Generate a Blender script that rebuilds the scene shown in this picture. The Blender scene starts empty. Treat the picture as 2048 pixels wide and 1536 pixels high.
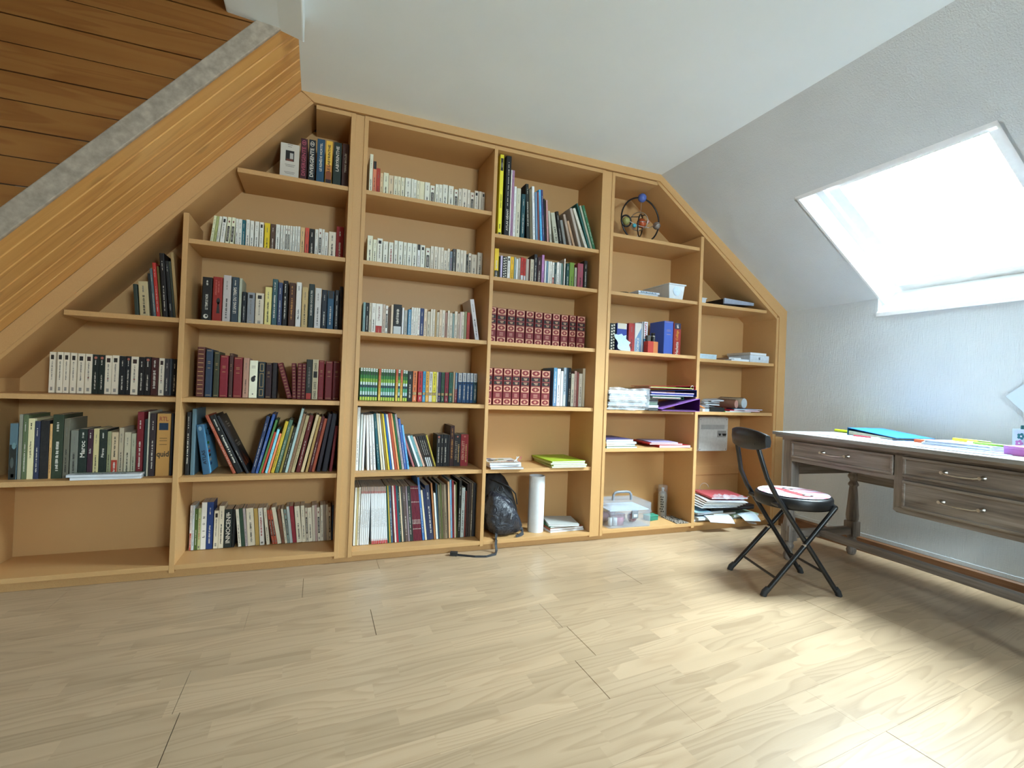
import bpy, math, random, colorsys
from mathutils import Matrix, Vector
C = bpy.context.scene.collection
SC = bpy.context.scene

# ------------------------------------------------------------------ camera, sky, exposure
cam_d = bpy.data.cameras.new('camera')
cam_d.sensor_width = 36.0
cam_d.lens = 17.425
cam_d.clip_start = 0.05
cam = bpy.data.objects.new('camera', cam_d)
C.objects.link(cam)
cam.matrix_world = Matrix(((0.929825, -0.037758, -0.366060, 0.0),
                           (-0.365998, 0.008769, -0.930574, -2.7),
                           (0.038347, 0.999248, -0.005666, 0.9504),
                           (0, 0, 0, 1)))
SC.camera = cam
SC.view_settings.view_transform = 'Standard'
SC.view_settings.look = 'None'
SC.view_settings.gamma = 1.0
SC.view_settings.use_curve_mapping = False
SC.view_settings.exposure = 4.1

world = bpy.data.worlds.new('overcast sky')
SC.world = world
world.use_nodes = True
bg = world.node_tree.nodes['Background']
bg.inputs[0].default_value = (0.75, 0.89, 1.0, 1)
bg.inputs[1].default_value = 7.5
SC.cycles.max_bounces = 10
SC.cycles.diffuse_bounces = 6
SC.cycles.transparent_max_bounces = 16
SC.cycles.use_denoising = True
SC.cycles.sample_clamp_indirect = 6.0

# right roof slope: foot on the knee wall, top on the flat ceiling
SLA = Vector((2.059, 0, 2.384)); SLD = Vector((0.82954, 0, -0.55845)); SLN = Vector((0.55845, 0, 0.82954))
WIN_Y = [(-1.555, -0.65)]
WIN_S0, SLOPE_L = 0.535, 1.4261


def portal(y0, y1):
    l = bpy.data.lights.new('skylight_portal', 'AREA')
    l.shape = 'RECTANGLE'
    l.size = SLOPE_L + 0.12 - WIN_S0
    l.size_y = y1 - y0
    l.cycles.is_portal = True
    o = bpy.data.objects.new('skylight_portal', l)
    C.objects.link(o)
    p = SLA + SLD * ((WIN_S0 + SLOPE_L + 0.12) / 2) + SLN * 0.26 + Vector((0, (y0 + y1) / 2, 0))
    x = SLD.copy(); z = SLN.copy(); y = z.cross(x)
    o.matrix_world = Matrix(((x.x, y.x, z.x, p.x), (x.y, y.y, z.y, p.y), (x.z, y.z, z.z, p.z), (0, 0, 0, 1)))


for _y in WIN_Y:
    portal(*_y)
FILL_WIN = (0.9, 1.75, 1.35, 2.00)                       # x0, x1, z0, z1 of an added gable window, unseen, for frontal fill light
_l = bpy.data.lights.new('fill_window_portal', 'AREA'); _l.shape = 'RECTANGLE'; _l.size = 0.85; _l.size_y = 0.65; _l.cycles.is_portal = True
_o = bpy.data.objects.new('fill_window_portal', _l); C.objects.link(_o)
_o.location = (1.325, -5.30, 1.675); _o.rotation_euler = (math.radians(90), 0, 0)

# ------------------------------------------------------------------ helpers
def lin(hexs):
    def f(v):
        v /= 255
        return v / 12.92 if v <= .04045 else ((v + .055) / 1.055) ** 2.4
    return tuple(f(int(hexs[i:i + 2], 16)) for i in (0, 2, 4))


class MB:
    """collects faces; build() links them as one mesh object"""
    def __init__(s):
        s.v = []; s.f = []; s.m = []; s.c = []; s.sm = []

    def add(s, vs, fs, m=0, col=None, smooth=False):
        o = len(s.v)
        s.v += [tuple(p) for p in vs]
        for f in fs:
            s.f.append([i + o for i in f]); s.m.append(m); s.c.append(col); s.sm.append(smooth)
        return s

    def box(s, a, b, m=0, col=None):
        x0, y0, z0 = a; x1, y1, z1 = b
        return s.add([(x0, y0, z0), (x1, y0, z0), (x1, y1, z0), (x0, y1, z0), (x0, y0, z1), (x1, y0, z1), (x1, y1, z1), (x0, y1, z1)],
                     [(0, 3, 2, 1), (4, 5, 6, 7), (0, 1, 5, 4), (1, 2, 6, 5), (2, 3, 7, 6), (3, 0, 4, 7)], m, col)

    def prism(s, poly, a, b, axis='y', m=0, col=None, smooth=False):
        """polygon in the plane across AXIS, pushed from a to b"""
        n = len(poly)
        ar = sum(poly[i][0] * poly[(i + 1) % n][1] - poly[(i + 1) % n][0] * poly[i][1] for i in range(n))
        if (ar < 0) != (axis == 'y'):
            poly = poly[::-1]
        if axis == 'y':
            P = lambda p, t: (p[0], t, p[1])
        elif axis == 'z':
            P = lambda p, t: (p[0], p[1], t)
        else:
            P = lambda p, t: (t, p[0], p[1])
        vs = [P(p, a) for p in poly] + [P(p, b) for p in poly]
        s.add(vs, [list(range(n))[::-1], list(range(n, 2 * n))], m, col)
        s.add(vs, [(i, (i + 1) % n, n + (i + 1) % n, n + i) for i in range(n)], m, col, smooth)
        return s

    def tube(s, pts, r, seg=10, m=0, col=None, caps=True, closed=False):
        pts = [Vector(p) for p in pts]; n = len(pts)
        rs = r if isinstance(r, (list, tuple)) else [r] * n
        vs = []; prev = None
        for i, p in enumerate(pts):
            if closed:
                t = pts[(i + 1) % n] - pts[i - 1]
            else:
                t = pts[min(i + 1, n - 1)] - pts[max(i - 1, 0)]
            t = t.normalized() if t.length > 1e-9 else Vector((0, 0, 1))
            if prev is None:
                u = t.orthogonal().normalized()
            else:
                u = prev - t * prev.dot(t)
                u = u.normalized() if u.length > 1e-6 else t.orthogonal().normalized()
            prev = u; w = t.cross(u)
            for k in range(seg):
                a = 2 * math.pi * k / seg
                vs.append(p + (u * math.cos(a) + w * math.sin(a)) * rs[i])
        fs = []
        for i in range(n if closed else n - 1):
            j = (i + 1) % n
            for k in range(seg):
                k2 = (k + 1) % seg
                fs.append((i * seg + k, i * seg + k2, j * seg + k2, j * seg + k))
        s.add(vs, fs, m, col, True)
        if caps and not closed:
            s.add(vs[:seg], [list(range(seg))[::-1]], m, col)
            s.add(vs[-seg:], [list(range(seg))], m, col)
        return s

    def lathe(s, prof, c=(0, 0, 0), seg=20, m=0, col=None, smooth=True):
        """profile of (radius, z) turned round the z axis at c"""
        vs = []
        for r, z in prof:
            for k in range(seg):
                a = 2 * math.pi * k / seg
                vs.append((c[0] + r * math.cos(a), c[1] + r * math.sin(a), c[2] + z))
        fs = []
        for i in range(len(prof) - 1):
            for k in range(seg):
                k2 = (k + 1) % seg
                fs.append((i * seg + k, i * seg + k2, (i + 1) * seg + k2, (i + 1) * seg + k))
        s.add(vs, fs, m, col, smooth)
        if prof[0][0] > 1e-6:
            s.add(vs[:seg], [list(range(seg))[::-1]], m, col)
        if prof[-1][0] > 1e-6:
            s.add(vs[-seg:], [list(range(seg))], m, col)
        return s

    def ball(s, c, r, m=0, col=None, seg=14, sz=1.0):
        n = seg // 2
        return s.lathe([(max(r * math.sin(math.pi * i / n), 0), -r * sz * math.cos(math.pi * i / n)) for i in range(n + 1)], c, seg, m, col)

    def xf(s, M, start=0):
        for i in range(start, len(s.v)):
            s.v[i] = tuple(M @ Vector(s.v[i]))
        return s

    def build(s, name, mats, parent=None, loc=None, rot=None, bevel=0, kind=None, label=None):
        me = bpy.data.meshes.new(name)
        me.from_pydata(s.v, [], s.f)
        if not isinstance(mats, (list, tuple)):
            mats = [mats]
        for q in mats:
            me.materials.append(q)
        me.polygons.foreach_set('material_index', s.m)
        me.polygons.foreach_set('use_smooth', s.sm)
        if any(c is not None for c in s.c):
            at = me.color_attributes.new('print', 'FLOAT_COLOR', 'CORNER')
            buf = []
            for f, c in zip(s.f, s.c):
                c = c or (.5, .5, .5)
                buf += [c[0], c[1], c[2], 1.0] * len(f)
            at.data.foreach_set('color', buf)
        me.update()
        o = bpy.data.objects.new(name, me)
        C.objects.link(o)
        if parent is not None:
            o.parent = parent
        if loc is not None:
            o.location = loc
        if rot is not None:
            o.rotation_euler = rot
        if bevel:
            b = o.modifiers.new('edge', 'BEVEL'); b.width = bevel; b.segments = 2; b.limit_method = 'ANGLE'; b.angle_limit = math.radians(50)
        if kind:
            o['kind'] = kind
        if label:
            o['label'] = label
        return o


def tag(o, label, cat, group=None):
    o['label'] = label; o['category'] = cat
    if group:
        o['group'] = group
    return o


def thing(name, label, cat, loc=(0, 0, 0), rotz=0, group=None):
    o = bpy.data.objects.new(name, None)
    o.empty_display_size = .05
    C.objects.link(o)
    o.location = loc; o.rotation_euler = (0, 0, rotz)
    return tag(o, label, cat, group)


def rbox(a, b, r=.01, seg=3):
    """outline with rounded corners, for prisms"""
    x0, y0 = a; x1, y1 = b; out = []
    for cx, cy, s0 in ((x1 - r, y1 - r, 0), (x0 + r, y1 - r, 90), (x0 + r, y0 + r, 180), (x1 - r, y0 + r, 270)):
        for i in range(seg + 1):
            t = math.radians(s0 + 90 * i / seg)
            out.append((cx + r * math.cos(t), cy + r * math.sin(t)))
    return out


# ------------------------------------------------------------------ materials
class NT:
    def __init__(s, name):
        s.mat = bpy.data.materials.new(name); s.mat.use_nodes = True
        s.t = s.mat.node_tree; s.t.nodes.clear()
        s.out = s.n('ShaderNodeOutputMaterial')
        s.p = s.n('ShaderNodeBsdfPrincipled')
        s.l(s.p.outputs[0], s.out.inputs[0])

    def n(s, ty, **k):
        x = s.t.nodes.new(ty)
        for a, b in k.items():
            setattr(x, a, b)
        return x

    def l(s, a, b):
        s.t.links.new(a, b)

    def put(s, sock, v):
        if isinstance(v, bpy.types.NodeSocket):
            s.l(v, sock)
        else:
            if isinstance(v, (tuple, list)) and len(v) == 3 and sock.type == 'RGBA':
                v = (*v, 1)
            sock.default_value = v

    def math(s, op, a, b=0.0, c=None):
        x = s.n('ShaderNodeMath', operation=op)
        s.put(x.inputs[0], a); s.put(x.inputs[1], b)
        if c is not None:
            s.put(x.inputs[2], c)
        return x.outputs[0]

    def mix(s, fac, a, b, blend='MIX'):
        x = s.n('ShaderNodeMix', data_type='RGBA', blend_type=blend)
        s.put(x.inputs[0], fac); s.put(x.inputs[6], a); s.put(x.inputs[7], b)
        return x.outputs[2]

    def ramp(s, v, stops):
        x = s.n('ShaderNodeValToRGB')
        e = x.color_ramp.elements
        while len(e) < len(stops):
            e.new(0.5)
        for i, (p, c) in enumerate(stops):
            e[i].position = p; e[i].color = (*c, 1) if len(c) == 3 else c
        s.put(x.inputs[0], v)
        return x.outputs[0]

    def map(s, vec, scale=(1, 1, 1), rot=(0, 0, 0), loc=(0, 0, 0)):
        x = s.n('ShaderNodeMapping')
        s.put(x.inputs[0], vec); x.inputs[1].default_value = loc; x.inputs[2].default_value = rot; x.inputs[3].default_value = scale
        return x.outputs[0]

    def noise(s, vec, scale=5, detail=4, rough=.55, dist=0.0):
        x = s.n('ShaderNodeTexNoise')
        s.put(x.inputs['Vector'], vec); x.inputs['Scale'].default_value = scale; x.inputs['Detail'].default_value = detail
        x.inputs['Roughness'].default_value = rough; x.inputs['Distortion'].default_value = dist
        return x.outputs[0]

    def coord(s, w='Object'):
        return s.n('ShaderNodeTexCoord').outputs[w]

    def bump(s, h, strength=.3, dist=.002):
        x = s.n('ShaderNodeBump')
        x.inputs['Strength'].default_value = strength; x.inputs['Distance'].default_value = dist
        s.put(x.inputs['Height'], h)
        s.l(x.outputs[0], s.p.inputs['Normal'])

    def set(s, **k):
        for a, v in k.items():
            s.put(s.p.inputs[{'base': 'Base Color', 'rough': 'Roughness', 'metal': 'Metallic', 'spec': 'Specular IOR Level', 'coat': 'Coat Weight', 'trans': 'Transmission Weight', 'ior': 'IOR', 'alpha': 'Alpha', 'sheen': 'Sheen Weight'}[a]], v)
        return s.mat


def plain(name, col, rough=.5, metal=0.0, var=.06, scale=30, spec=.5, bump=0):
    m = NT(name)
    n = m.noise(m.coord(), scale, 3)
    dark = tuple(c * (1 - var * 2.2) for c in col); light = tuple(min(1, c * (1 + var)) for c in col)
    if bump:
        m.bump(n, bump)
    return m.set(base=m.ramp(n, [(.3, dark), (.7, light)]), rough=rough, metal=metal, spec=spec)


def make_mdf():
    m = NT('mdf'); co = m.coord()
    a = m.noise(co, 800, 3, .6); b = m.noise(co, 5, 3)
    col = m.ramp(a, [(.28, (.45, .245, .092)), (.5, (.60, .342, .140)), (.75, (.67, .41, .18))])
    col = m.mix(m.math('MULTIPLY', b, .35), col, (.50, .29, .105))
    m.bump(a, .08, .0005)
    return m.set(base=col, rough=.48, spec=.35)


def make_pine(name, axis, tone=(1, 1, 1), knots=True):
    """varnished pine, grain along AXIS"""
    m = NT(name); co = m.coord()
    rnd = m.n('ShaderNodeObjectInfo').outputs['Random']
    off = m.n('ShaderNodeCombineXYZ')
    m.l(m.math('MULTIPLY', rnd, 37.0), off.inputs[0]); m.l(m.math('MULTIPLY', rnd, 91.0), off.inputs[1]); m.l(m.math('MULTIPLY', rnd, 53.0), off.inputs[2])
    ad = m.n('ShaderNodeVectorMath', operation='ADD'); m.l(co, ad.inputs[0]); m.l(off.outputs[0], ad.inputs[1])
    v = ad.outputs[0]
    st = [9, 9, 9]; st[axis] = .55
    warp = m.noise(m.map(v, tuple(.45 if i == axis else 2.2 for i in range(3))), 2.2, 3)
    g = m.noise(m.map(v, tuple(st)), 1.0, 2, .5, 1.2)
    rings = m.math('FRACT', m.math('MULTIPLY', m.math('ADD', g, m.math('MULTIPLY', warp, .9)), 4.0))
    fine = m.noise(m.map(v, tuple(1.5 if i == axis else 160 for i in range(3))), 1.0, 3)
    T = lambda c: tuple(c[i] * tone[i] for i in range(3))
    col = m.ramp(rings, [(0, T((.62, .35, .115))), (.55, T((.56, .29, .085))), (.88, T((.45, .205, .055))), (1, T((.60, .33, .105)))])
    col = m.mix(m.math('MULTIPLY', fine, .4), col, T((.66, .40, .15)))
    col = m.mix(m.math('MULTIPLY', rnd, .3), col, T((.47, .22, .06)))
    if knots:
        vo = m.n('ShaderNodeTexVoronoi')
        m.l(m.map(v, (2.6, 5.0, 0.0)), vo.inputs['Vector']); vo.inputs['Scale'].default_value = 1.0
        d = m.math('ADD', vo.outputs['Distance'], m.math('MULTIPLY', m.noise(v, 45, 2), .05))
        k = m.ramp(d, [(.075, (1, 1, 1)), (.105, (.35, .35, .35)), (.19, (0, 0, 0))])
        col = m.mix(k, col, T((.085, .03, .012)))
    m.bump(rings, .05, .001)
    return m.set(base=col, rough=.38, spec=.45)


def make_floor():
    m = NT('oak laminate'); co = m.coord()
    sx = m.n('ShaderNodeSeparateXYZ'); m.l(co, sx.inputs[0])
    x = sx.outputs[0]; y = m.math('SUBTRACT', sx.outputs[1], m.math('MULTIPLY', x, .10))
    row = m.math('FLOOR', m.math('DIVIDE', y, .0745))
    wn = m.n('ShaderNodeTexWhiteNoise', noise_dimensions='1D'); m.l(row, wn.inputs['W'])
    blk = m.math('FLOOR', m.math('DIVIDE', m.math('ADD', x, m.math('MULTIPLY', wn.outputs[0], 3.0)), .43))
    cb = m.n('ShaderNodeCombineXYZ'); m.l(row, cb.inputs[0]); m.l(blk, cb.inputs[1])
    w2 = m.n('ShaderNodeTexWhiteNoise', noise_dimensions='2D'); m.l(cb.outputs[0], w2.inputs['Vector'])
    r = w2.outputs[0]
    uv = m.n('ShaderNodeCombineXYZ')
    m.l(m.math('ADD', x, m.math('MULTIPLY', r, 31.0)), uv.inputs[0]); m.l(m.math('ADD', y, m.math('MULTIPLY', r, 17.0)), uv.inputs[1])
    v = uv.outputs[0]
    warp = m.noise(m.map(v, (1.6, 5, 1)), 1.0, 2)
    g = m.noise(m.map(v, (.75, 9, 1)), 1.0, 1.2, .4, .7)
    rings = m.math('FRACT', m.math('MULTIPLY', m.math('ADD', g, m.math('MULTIPLY', warp, .35)), 10.0))
    fine = m.noise(m.map(v, (9, 260, 1)), 1.0, 3, .6)
    col = m.ramp(rings, [(0, (.485, .345, .215)), (.5, (.45, .317, .193)), (.88, (.37, .25, .145)), (1, (.475, .335, .206))])
    col = m.mix(m.math('MULTIPLY', fine, .55), col, (.525, .388, .25))
    tone = m.ramp(r, [(0, (.87, .865, .85)), (.5, (.96, .96, .955)), (1, (1.07, 1.065, 1.06))])
    col = m.mix(1.0, col, tone, 'MULTIPLY')
    m.bump(fine, .05, .0004)
    return m.set(base=col, rough=m.math('ADD', .27, m.math('MULTIPLY', fine, .12)), spec=.5)


def make_plaster():
    m = NT('ceiling paint'); co = m.coord()
    a = m.noise(co, 260, 2); b = m.noise(co, 2.5, 4)
    m.bump(m.math('ADD', m.math('MULTIPLY', a, .5), m.math('MULTIPLY', b, 2.0)), .12, .002)
    return m.set(base=m.ramp(b, [(.3, (.81, .885, .91)), (.7, (.845, .915, .94))]), rough=.6)


def make_wallpaper(name, rot):
    """painted paper with a vertical, broken relief"""
    m = NT(name); co = m.coord()
    v = m.map(co, (1, 1, 1), rot)
    a = m.noise(m.map(v, (165, 165, 16)), 1.0, 3, .6)
    b = m.noise(m.map(v, (60, 60, 300)), 1.0, 2, .6)
    c = m.noise(co, 3, 3)
    h = m.math('ADD', a, m.math('MULTIPLY', b, .45))
    m.bump(h, .8, .003)
    return m.set(base=m.ramp(c, [(.3, (.60, .635, .65)), (.7, (.645, .68, .69))]), rough=.55, spec=.35)


def make_washed_oak(name, axis, base, light, amt=1.0):
    m = NT(name); co = m.coord()
    sc = [70, 70, 70]; sc[axis] = 3.2
    sc2 = [14, 14, 14]; sc2[axis] = 1.6
    a = m.noise(m.map(co, tuple(sc)), 1.0, 4, .65); b = m.noise(m.map(co, tuple(sc2)), 1.0, 3, .5, .8)
    f = m.math('ADD', m.math('MULTIPLY', a, .65), m.math('MULTIPLY', b, .4))
    col = m.ramp(f, [(.33, tuple(c * .5 for c in base)), (.47, base), (.66, light)])
    m.bump(a, .25, .0012)
    return m.set(base=col, rough=.5, spec=.4)


def make_print():
    """printed covers: each face's own ink colour, lightly worn"""
    m = NT('book print')
    at = m.n('ShaderNodeAttribute', attribute_name='print')
    n = m.noise(m.coord(), 90, 3)
    col = m.mix(m.math('MULTIPLY', n, .06), at.outputs[0], (.36, .34, .31))
    return m.set(base=col, rough=m.math('ADD', .42, m.math('MULTIPLY', n, .2)), spec=.3)


def make_pages():
    m = NT('page block'); co = m.coord()
    a = m.noise(m.map(co, (1600, 6, 6)), 1.0, 2); b = m.noise(co, 14, 3)
    col = m.ramp(a, [(.3, (.40, .34, .25)), (.65, (.66, .60, .49))])
    col = m.mix(m.math('MULTIPLY', b, .3), col, (.52, .43, .29))
    return m.set(base=col, rough=.8, spec=.2)


def make_clear(name, tint, alpha, rough=.2):
    m = NT(name)
    tr = m.n('ShaderNodeBsdfTransparent'); tr.inputs[0].default_value = (*tint, 1)
    m.set(base=tint, rough=rough, spec=.6)
    n = m.noise(m.coord(), 35, 3)
    mx = m.n('ShaderNodeMixShader')
    m.l(m.math('ADD', alpha - .06, m.math('MULTIPLY', n, .12)), mx.inputs[0]); m.l(tr.outputs[0], mx.inputs[1]); m.l(m.p.outputs[0], mx.inputs[2])
    m.l(mx.outputs[0], m.out.inputs[0])
    m.bump(n, .1)
    return m.mat


def make_glass():
    m = NT('window glass')
    tr = m.n('ShaderNodeBsdfTransparent'); tr.inputs[0].default_value = (.95, .98, .97, 1)
    gl = m.n('ShaderNodeBsdfGlossy'); gl.inputs[1].default_value = .02
    fr = m.n('ShaderNodeFresnel'); fr.inputs[0].default_value = 1.45
    n = m.noise(m.coord(), 3, 2)
    mx = m.n('ShaderNodeMixShader')
    m.l(m.math('MULTIPLY', fr.outputs[0], m.math('ADD', .9, m.math('MULTIPLY', n, .1))), mx.inputs[0]); m.l(tr.outputs[0], mx.inputs[1]); m.l(gl.outputs[0], mx.inputs[2])
    m.l(mx.outputs[0], m.out.inputs[0])
    return m.mat


def make_crinkle(name, col, rough=.25, metal=0.0, scale=22, strength=.9):
    m = NT(name); co = m.coord()
    a = m.noise(co, scale, 4, .6, 1.4)
    m.bump(a, strength, .012)
    return m.set(base=m.ramp(a, [(.3, tuple(c * .6 for c in col)), (.7, col)]), rough=rough, metal=metal, spec=.6)


MDF = make_mdf()
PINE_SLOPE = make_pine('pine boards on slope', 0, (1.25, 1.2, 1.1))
PINE_CHEEK_SHADED = make_pine('shade-darkened pine on cheek', 0, (.52, .38, .27), False)  # same pine as the slope, tone darkened to paint in the cheek's shade
OAK = make_floor()
PLASTER = make_plaster()
PAPER_KNEE = make_wallpaper('relief wallpaper', (0, 0, 0))
PAPER_SLOPE = make_wallpaper('relief wallpaper on slope', (0, math.radians(-56), 0))
PLASTER_EDGE = plain('bare plaster edge', (.42, .335, .25), .8, var=.12, scale=40, bump=.4)
WHITE = plain('white window paint', (.82, .83, .83), .35, var=.02)
BASEWOOD = make_washed_oak('brown skirting', 1, (.17, .075, .032), (.23, .11, .05))
PRINT = make_print()
PAGES = make_pages()
GLASS = make_glass()
BLACK_METAL = plain('black lacquered tube', (.007, .007, .008), .35, var=.2)
BLACK_VINYL = plain('black vinyl', (.007, .0065, .0075), .42, var=.2, scale=60, bump=.1)
BLACK_RUBBER = plain('black rubber', (.02, .02, .02), .7)
DESK_TOP = make_washed_oak('washed desk top', 0, (.22, .215, .205), (.36, .355, .345))
DESK_X = make_washed_oak('grey washed oak', 0, (.195, .160, .135), (.325, .28, .245))
DESK_Y = make_washed_oak('grey washed oak across', 1, (.19, .155, .13), (.31, .265, .23))
DESK_Z = make_washed_oak('grey washed oak upright', 2, (.195, .160, .135), (.325, .28, .245))
CHROME = plain('worn nickel', (.62, .58, .52), .3, 1.0, var=.1)
GREY_PLASTIC = plain('grey plastic', (.22, .24, .27), .4)
WHITE_PLASTIC = plain('white plastic', (.74, .76, .77), .35, var=.02)
CLEAR = make_clear('clear plastic', (.90, .93, .97), .13)
FILM = make_clear('plastic film', (.92, .95, .98), .26, .10)
FROST = make_clear('frosted plastic', (.80, .84, .86), .78, .35)
CLOTH = plain('printed cloth', (.5, .4, .36), .9, var=.2, scale=60)
MAT_CACHE = {}


def colmat(hexs, rough=.45, metal=0.0):
    k = (hexs, rough, metal)
    if k not in MAT_CACHE:
        MAT_CACHE[k] = plain('coloured surface ' + hexs, lin(hexs), rough, metal, var=.05, scale=45)
    return MAT_CACHE[k]


# ------------------------------------------------------------------ the room
H = 2.384

def rect_grid(us, vs, holes, place, m=0):
    """faces of a sheet cut into cells by US x VS, without the cells of HOLES; place(u, v, t) -> point, t = 0 inside and 1 outside"""
    b = MB()
    inside = lambda i, j: 0 <= i < len(us) - 1 and 0 <= j < len(vs) - 1 and (i, j) not in holes
    for i in range(len(us) - 1):
        for j in range(len(vs) - 1):
            if (i, j) in holes:
                continue
            q = [(us[i], vs[j]), (us[i + 1], vs[j]), (us[i + 1], vs[j + 1]), (us[i], vs[j + 1])]
            b.add([place(*p, 0) for p in q], [(0, 1, 2, 3)], m)
            b.add([place(*p, 1) for p in q], [(3, 2, 1, 0)], m)
            for (di, dj), (p, r) in zip(((0, -1), (1, 0), (0, 1), (-1, 0)), ((q[0], q[1]), (q[1], q[2]), (q[2], q[3]), (q[3], q[0]))):
                if not inside(i + di, j + dj):
                    b.add([place(*p, 0), place(*p, 1), place(*r, 1), place(*r, 0)], [(0, 1, 2, 3)], m)
    return b


XR, YB, YF, XL = 3.242, -5.2, 0.335, -2.6
NOTCH = 1.495
b = MB(); b.box((XL, YB, -.12), (XR + .2, YF, -.009)); floor = b.build('floor', PLASTER_EDGE, kind='structure')
rng = random.Random(4)
K = .10                                                   # the boards run a little askew to the bookcase
for r in range(-26, 5):
    y0 = -.815 + .223 * r
    x = XL - rng.uniform(0, 1.2)
    if r == 0: x = .243 - 3 * 1.29
    if r == -2: x = .967 - 3 * 1.29
    if r == -3: x = 2.168 - 4 * 1.29
    if r == -4: x = -.235 - 2 * 1.29
    while x < XR:
        xa, xb = max(x, XL), min(x + 1.29, XR)
        g = .0012 if rng.random() < .25 or r in (0, -2, -3) else .0003
        if xb - xa > .02:
            ya = lambda q: max(min(y0 + K * q, YF - .01), YB)
            yb = lambda q: max(min(y0 + .2224 + K * q, YF - .01), YB)
            if yb(xa) - ya(xa) > .01 or yb(xb) - ya(xb) > .01:
                q = [(xa + g, ya(xa)), (xb - g, ya(xb)), (xb - g, yb(xb)), (xa + g, yb(xa))]
                if min((q[3][1] - q[0][1]), (q[2][1] - q[1][1])) > .002:
                    MB().prism(q, -.009, 0, 'z').build('floor_board', OAK, floor)
        x += 1.29

b = MB(); b.box((-.105, YB, H), (2.059 + .3, YF, H + .2)); b.box((-.126, -.55, H), (-.105, YF, H + .2))
ceiling = b.build('ceiling', PLASTER, kind='structure')
b = MB(); b.box((XL - .1, YF, -.1), (XR + .1, YF + .12, H + .2)); b.build('wall_far', PAPER_KNEE, kind='structure')
x0, x1, z0, z1 = FILL_WIN
rect_grid([XL - .1, x0, x1, XR + .3], [-.1, z0, z1, 2.9], {(1, 1)}, lambda u, v, t: (u, YB - .12 * t, v)).build('wall_back', PLASTER, kind='structure')
w = bpy.data.objects.new('window_2', None); C.objects.link(w); w['kind'] = 'structure'  # window added out of view to throw frontal fill on the bookcases
for nm, a, c_ in (('frame', (x0, YB - .09, z0), (x0 + .05, YB - .03, z1)), ('frame', (x1 - .05, YB - .09, z0), (x1, YB - .03, z1)), ('frame', (x0 + .05, YB - .09, z0), (x1 - .05, YB - .03, z0 + .05)), ('frame', (x0 + .05, YB - .09, z1 - .05), (x1 - .05, YB - .03, z1)), ('mullion', ((x0 + x1) / 2 - .03, YB - .09, z0 + .05), ((x0 + x1) / 2 + .03, YB - .03, z1 - .05))):
    MB().box(a, c_).build(nm, WHITE, w)
MB().box((x0 + .05, YB - .062, z0 + .05), (x1 - .05, YB - .058, z1 - .05)).build('pane', GLASS, w)
b = MB(); b.box((XL - .12, YB, -.1), (XL, YF + .05, 2.9)); b.build('wall_dormer', PLASTER, kind='structure')
b = MB(); b.box((-1.56, -.55, 0), (-1.44, YF, 1.0)); b.build('wall_left', PLASTER, kind='structure')
b = MB(); b.box((XL - .1, YB, 2.76), (-.1, YF + .05, 2.86)); b.build('ceiling_dormer', PINE_CHEEK_SHADED, kind='structure')

# the right slope and the knee wall below it, with the openings of the roof windows
ys = sorted([YB, YF] + [q for w in WIN_Y for q in w])
wy = [ys.index(w[0]) for w in WIN_Y]
T = .13
P = lambda s, y, t: tuple(SLA + SLD * s + SLN * (T * t) + Vector((0, y, 0)))
rect_grid([-.05, WIN_S0, SLOPE_L + .08], ys, {(1, j) for j in wy}, P).build('wall_slope_right', PAPER_SLOPE, kind='structure')
Q = lambda z, y, t: (XR + T * 1.05 * t, y, z)
rect_grid([-.1, NOTCH, 1.5876], ys, {(1, j) for j in wy}, Q).build('wall_right', PAPER_KNEE, kind='structure')
for k, (y0, y1) in enumerate(WIN_Y):
    fr = lambda s, y, t: tuple(SLA + SLD * s + SLN * t + Vector((0, y, 0)))
    def slab(s0, s1, a, c, t0, t1, bb):
        vs = [fr(s0, a, t0), fr(s1, a, t0), fr(s1, c, t0), fr(s0, c, t0), fr(s0, a, t1), fr(s1, a, t1), fr(s1, c, t1), fr(s0, c, t1)]
        bb.add(vs, [(0, 1, 2, 3), (7, 6, 5, 4), (4, 5, 1, 0), (5, 6, 2, 1), (6, 7, 3, 2), (7, 4, 0, 3)])
    w = bpy.data.objects.new('window_%d' % (k + 1), None); C.objects.link(w); w['kind'] = 'structure'
    s0, s1 = WIN_S0, 1.50
    lin_ = MB()                                             # white lining boards of the opening
    slab(s0, s1 + .05, y1 - .012, y1 + .012, .0, .20, lin_); slab(s0, s1 + .05, y0 - .012, y0 + .012, .0, .20, lin_)
    slab(s0 - .012, s0 + .012, y0, y1, .0, .20, lin_)
    lin_.build('lining', WHITE, w)
    MB().prism([(3.228, NOTCH - .02), (3.228, NOTCH + .002), (3.40, 1.655), (3.44, 1.655), (3.44, NOTCH - .02)], y0, y1, 'y').build('sill', WHITE, w)
    f = MB(); slab(s0, s0 + .05, y0, y1, .13, .20, f); slab(s1 - .03, s1 + .05, y0, y1, .13, .20, f)
    slab(s0, s1 + .05, y0, y0 + .05, .13, .20, f); slab(s0, s1 + .05, y1 - .05, y1, .13, .20, f)
    f.build('frame', WHITE, w, bevel=.003)
    f = MB(); slab(s0 + .055, s0 + .125, y0 + .055, y1 - .055, .15, .195, f); slab(s1 - .105, s1 - .035, y0 + .055, y1 - .055, .15, .195, f)
    slab(s0 + .055, s1 - .035, y0 + .055, y0 + .12, .15, .195, f); slab(s0 + .055, s1 - .035, y1 - .12, y1 - .055, .15, .195, f)
    f.build('sash', WHITE, w, bevel=.004)
    f = MB(); slab(s0 + .10, s1 - .08, y0 + .10, y1 - .10, .172, .178, f); f.build('pane', GLASS, w)

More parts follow.
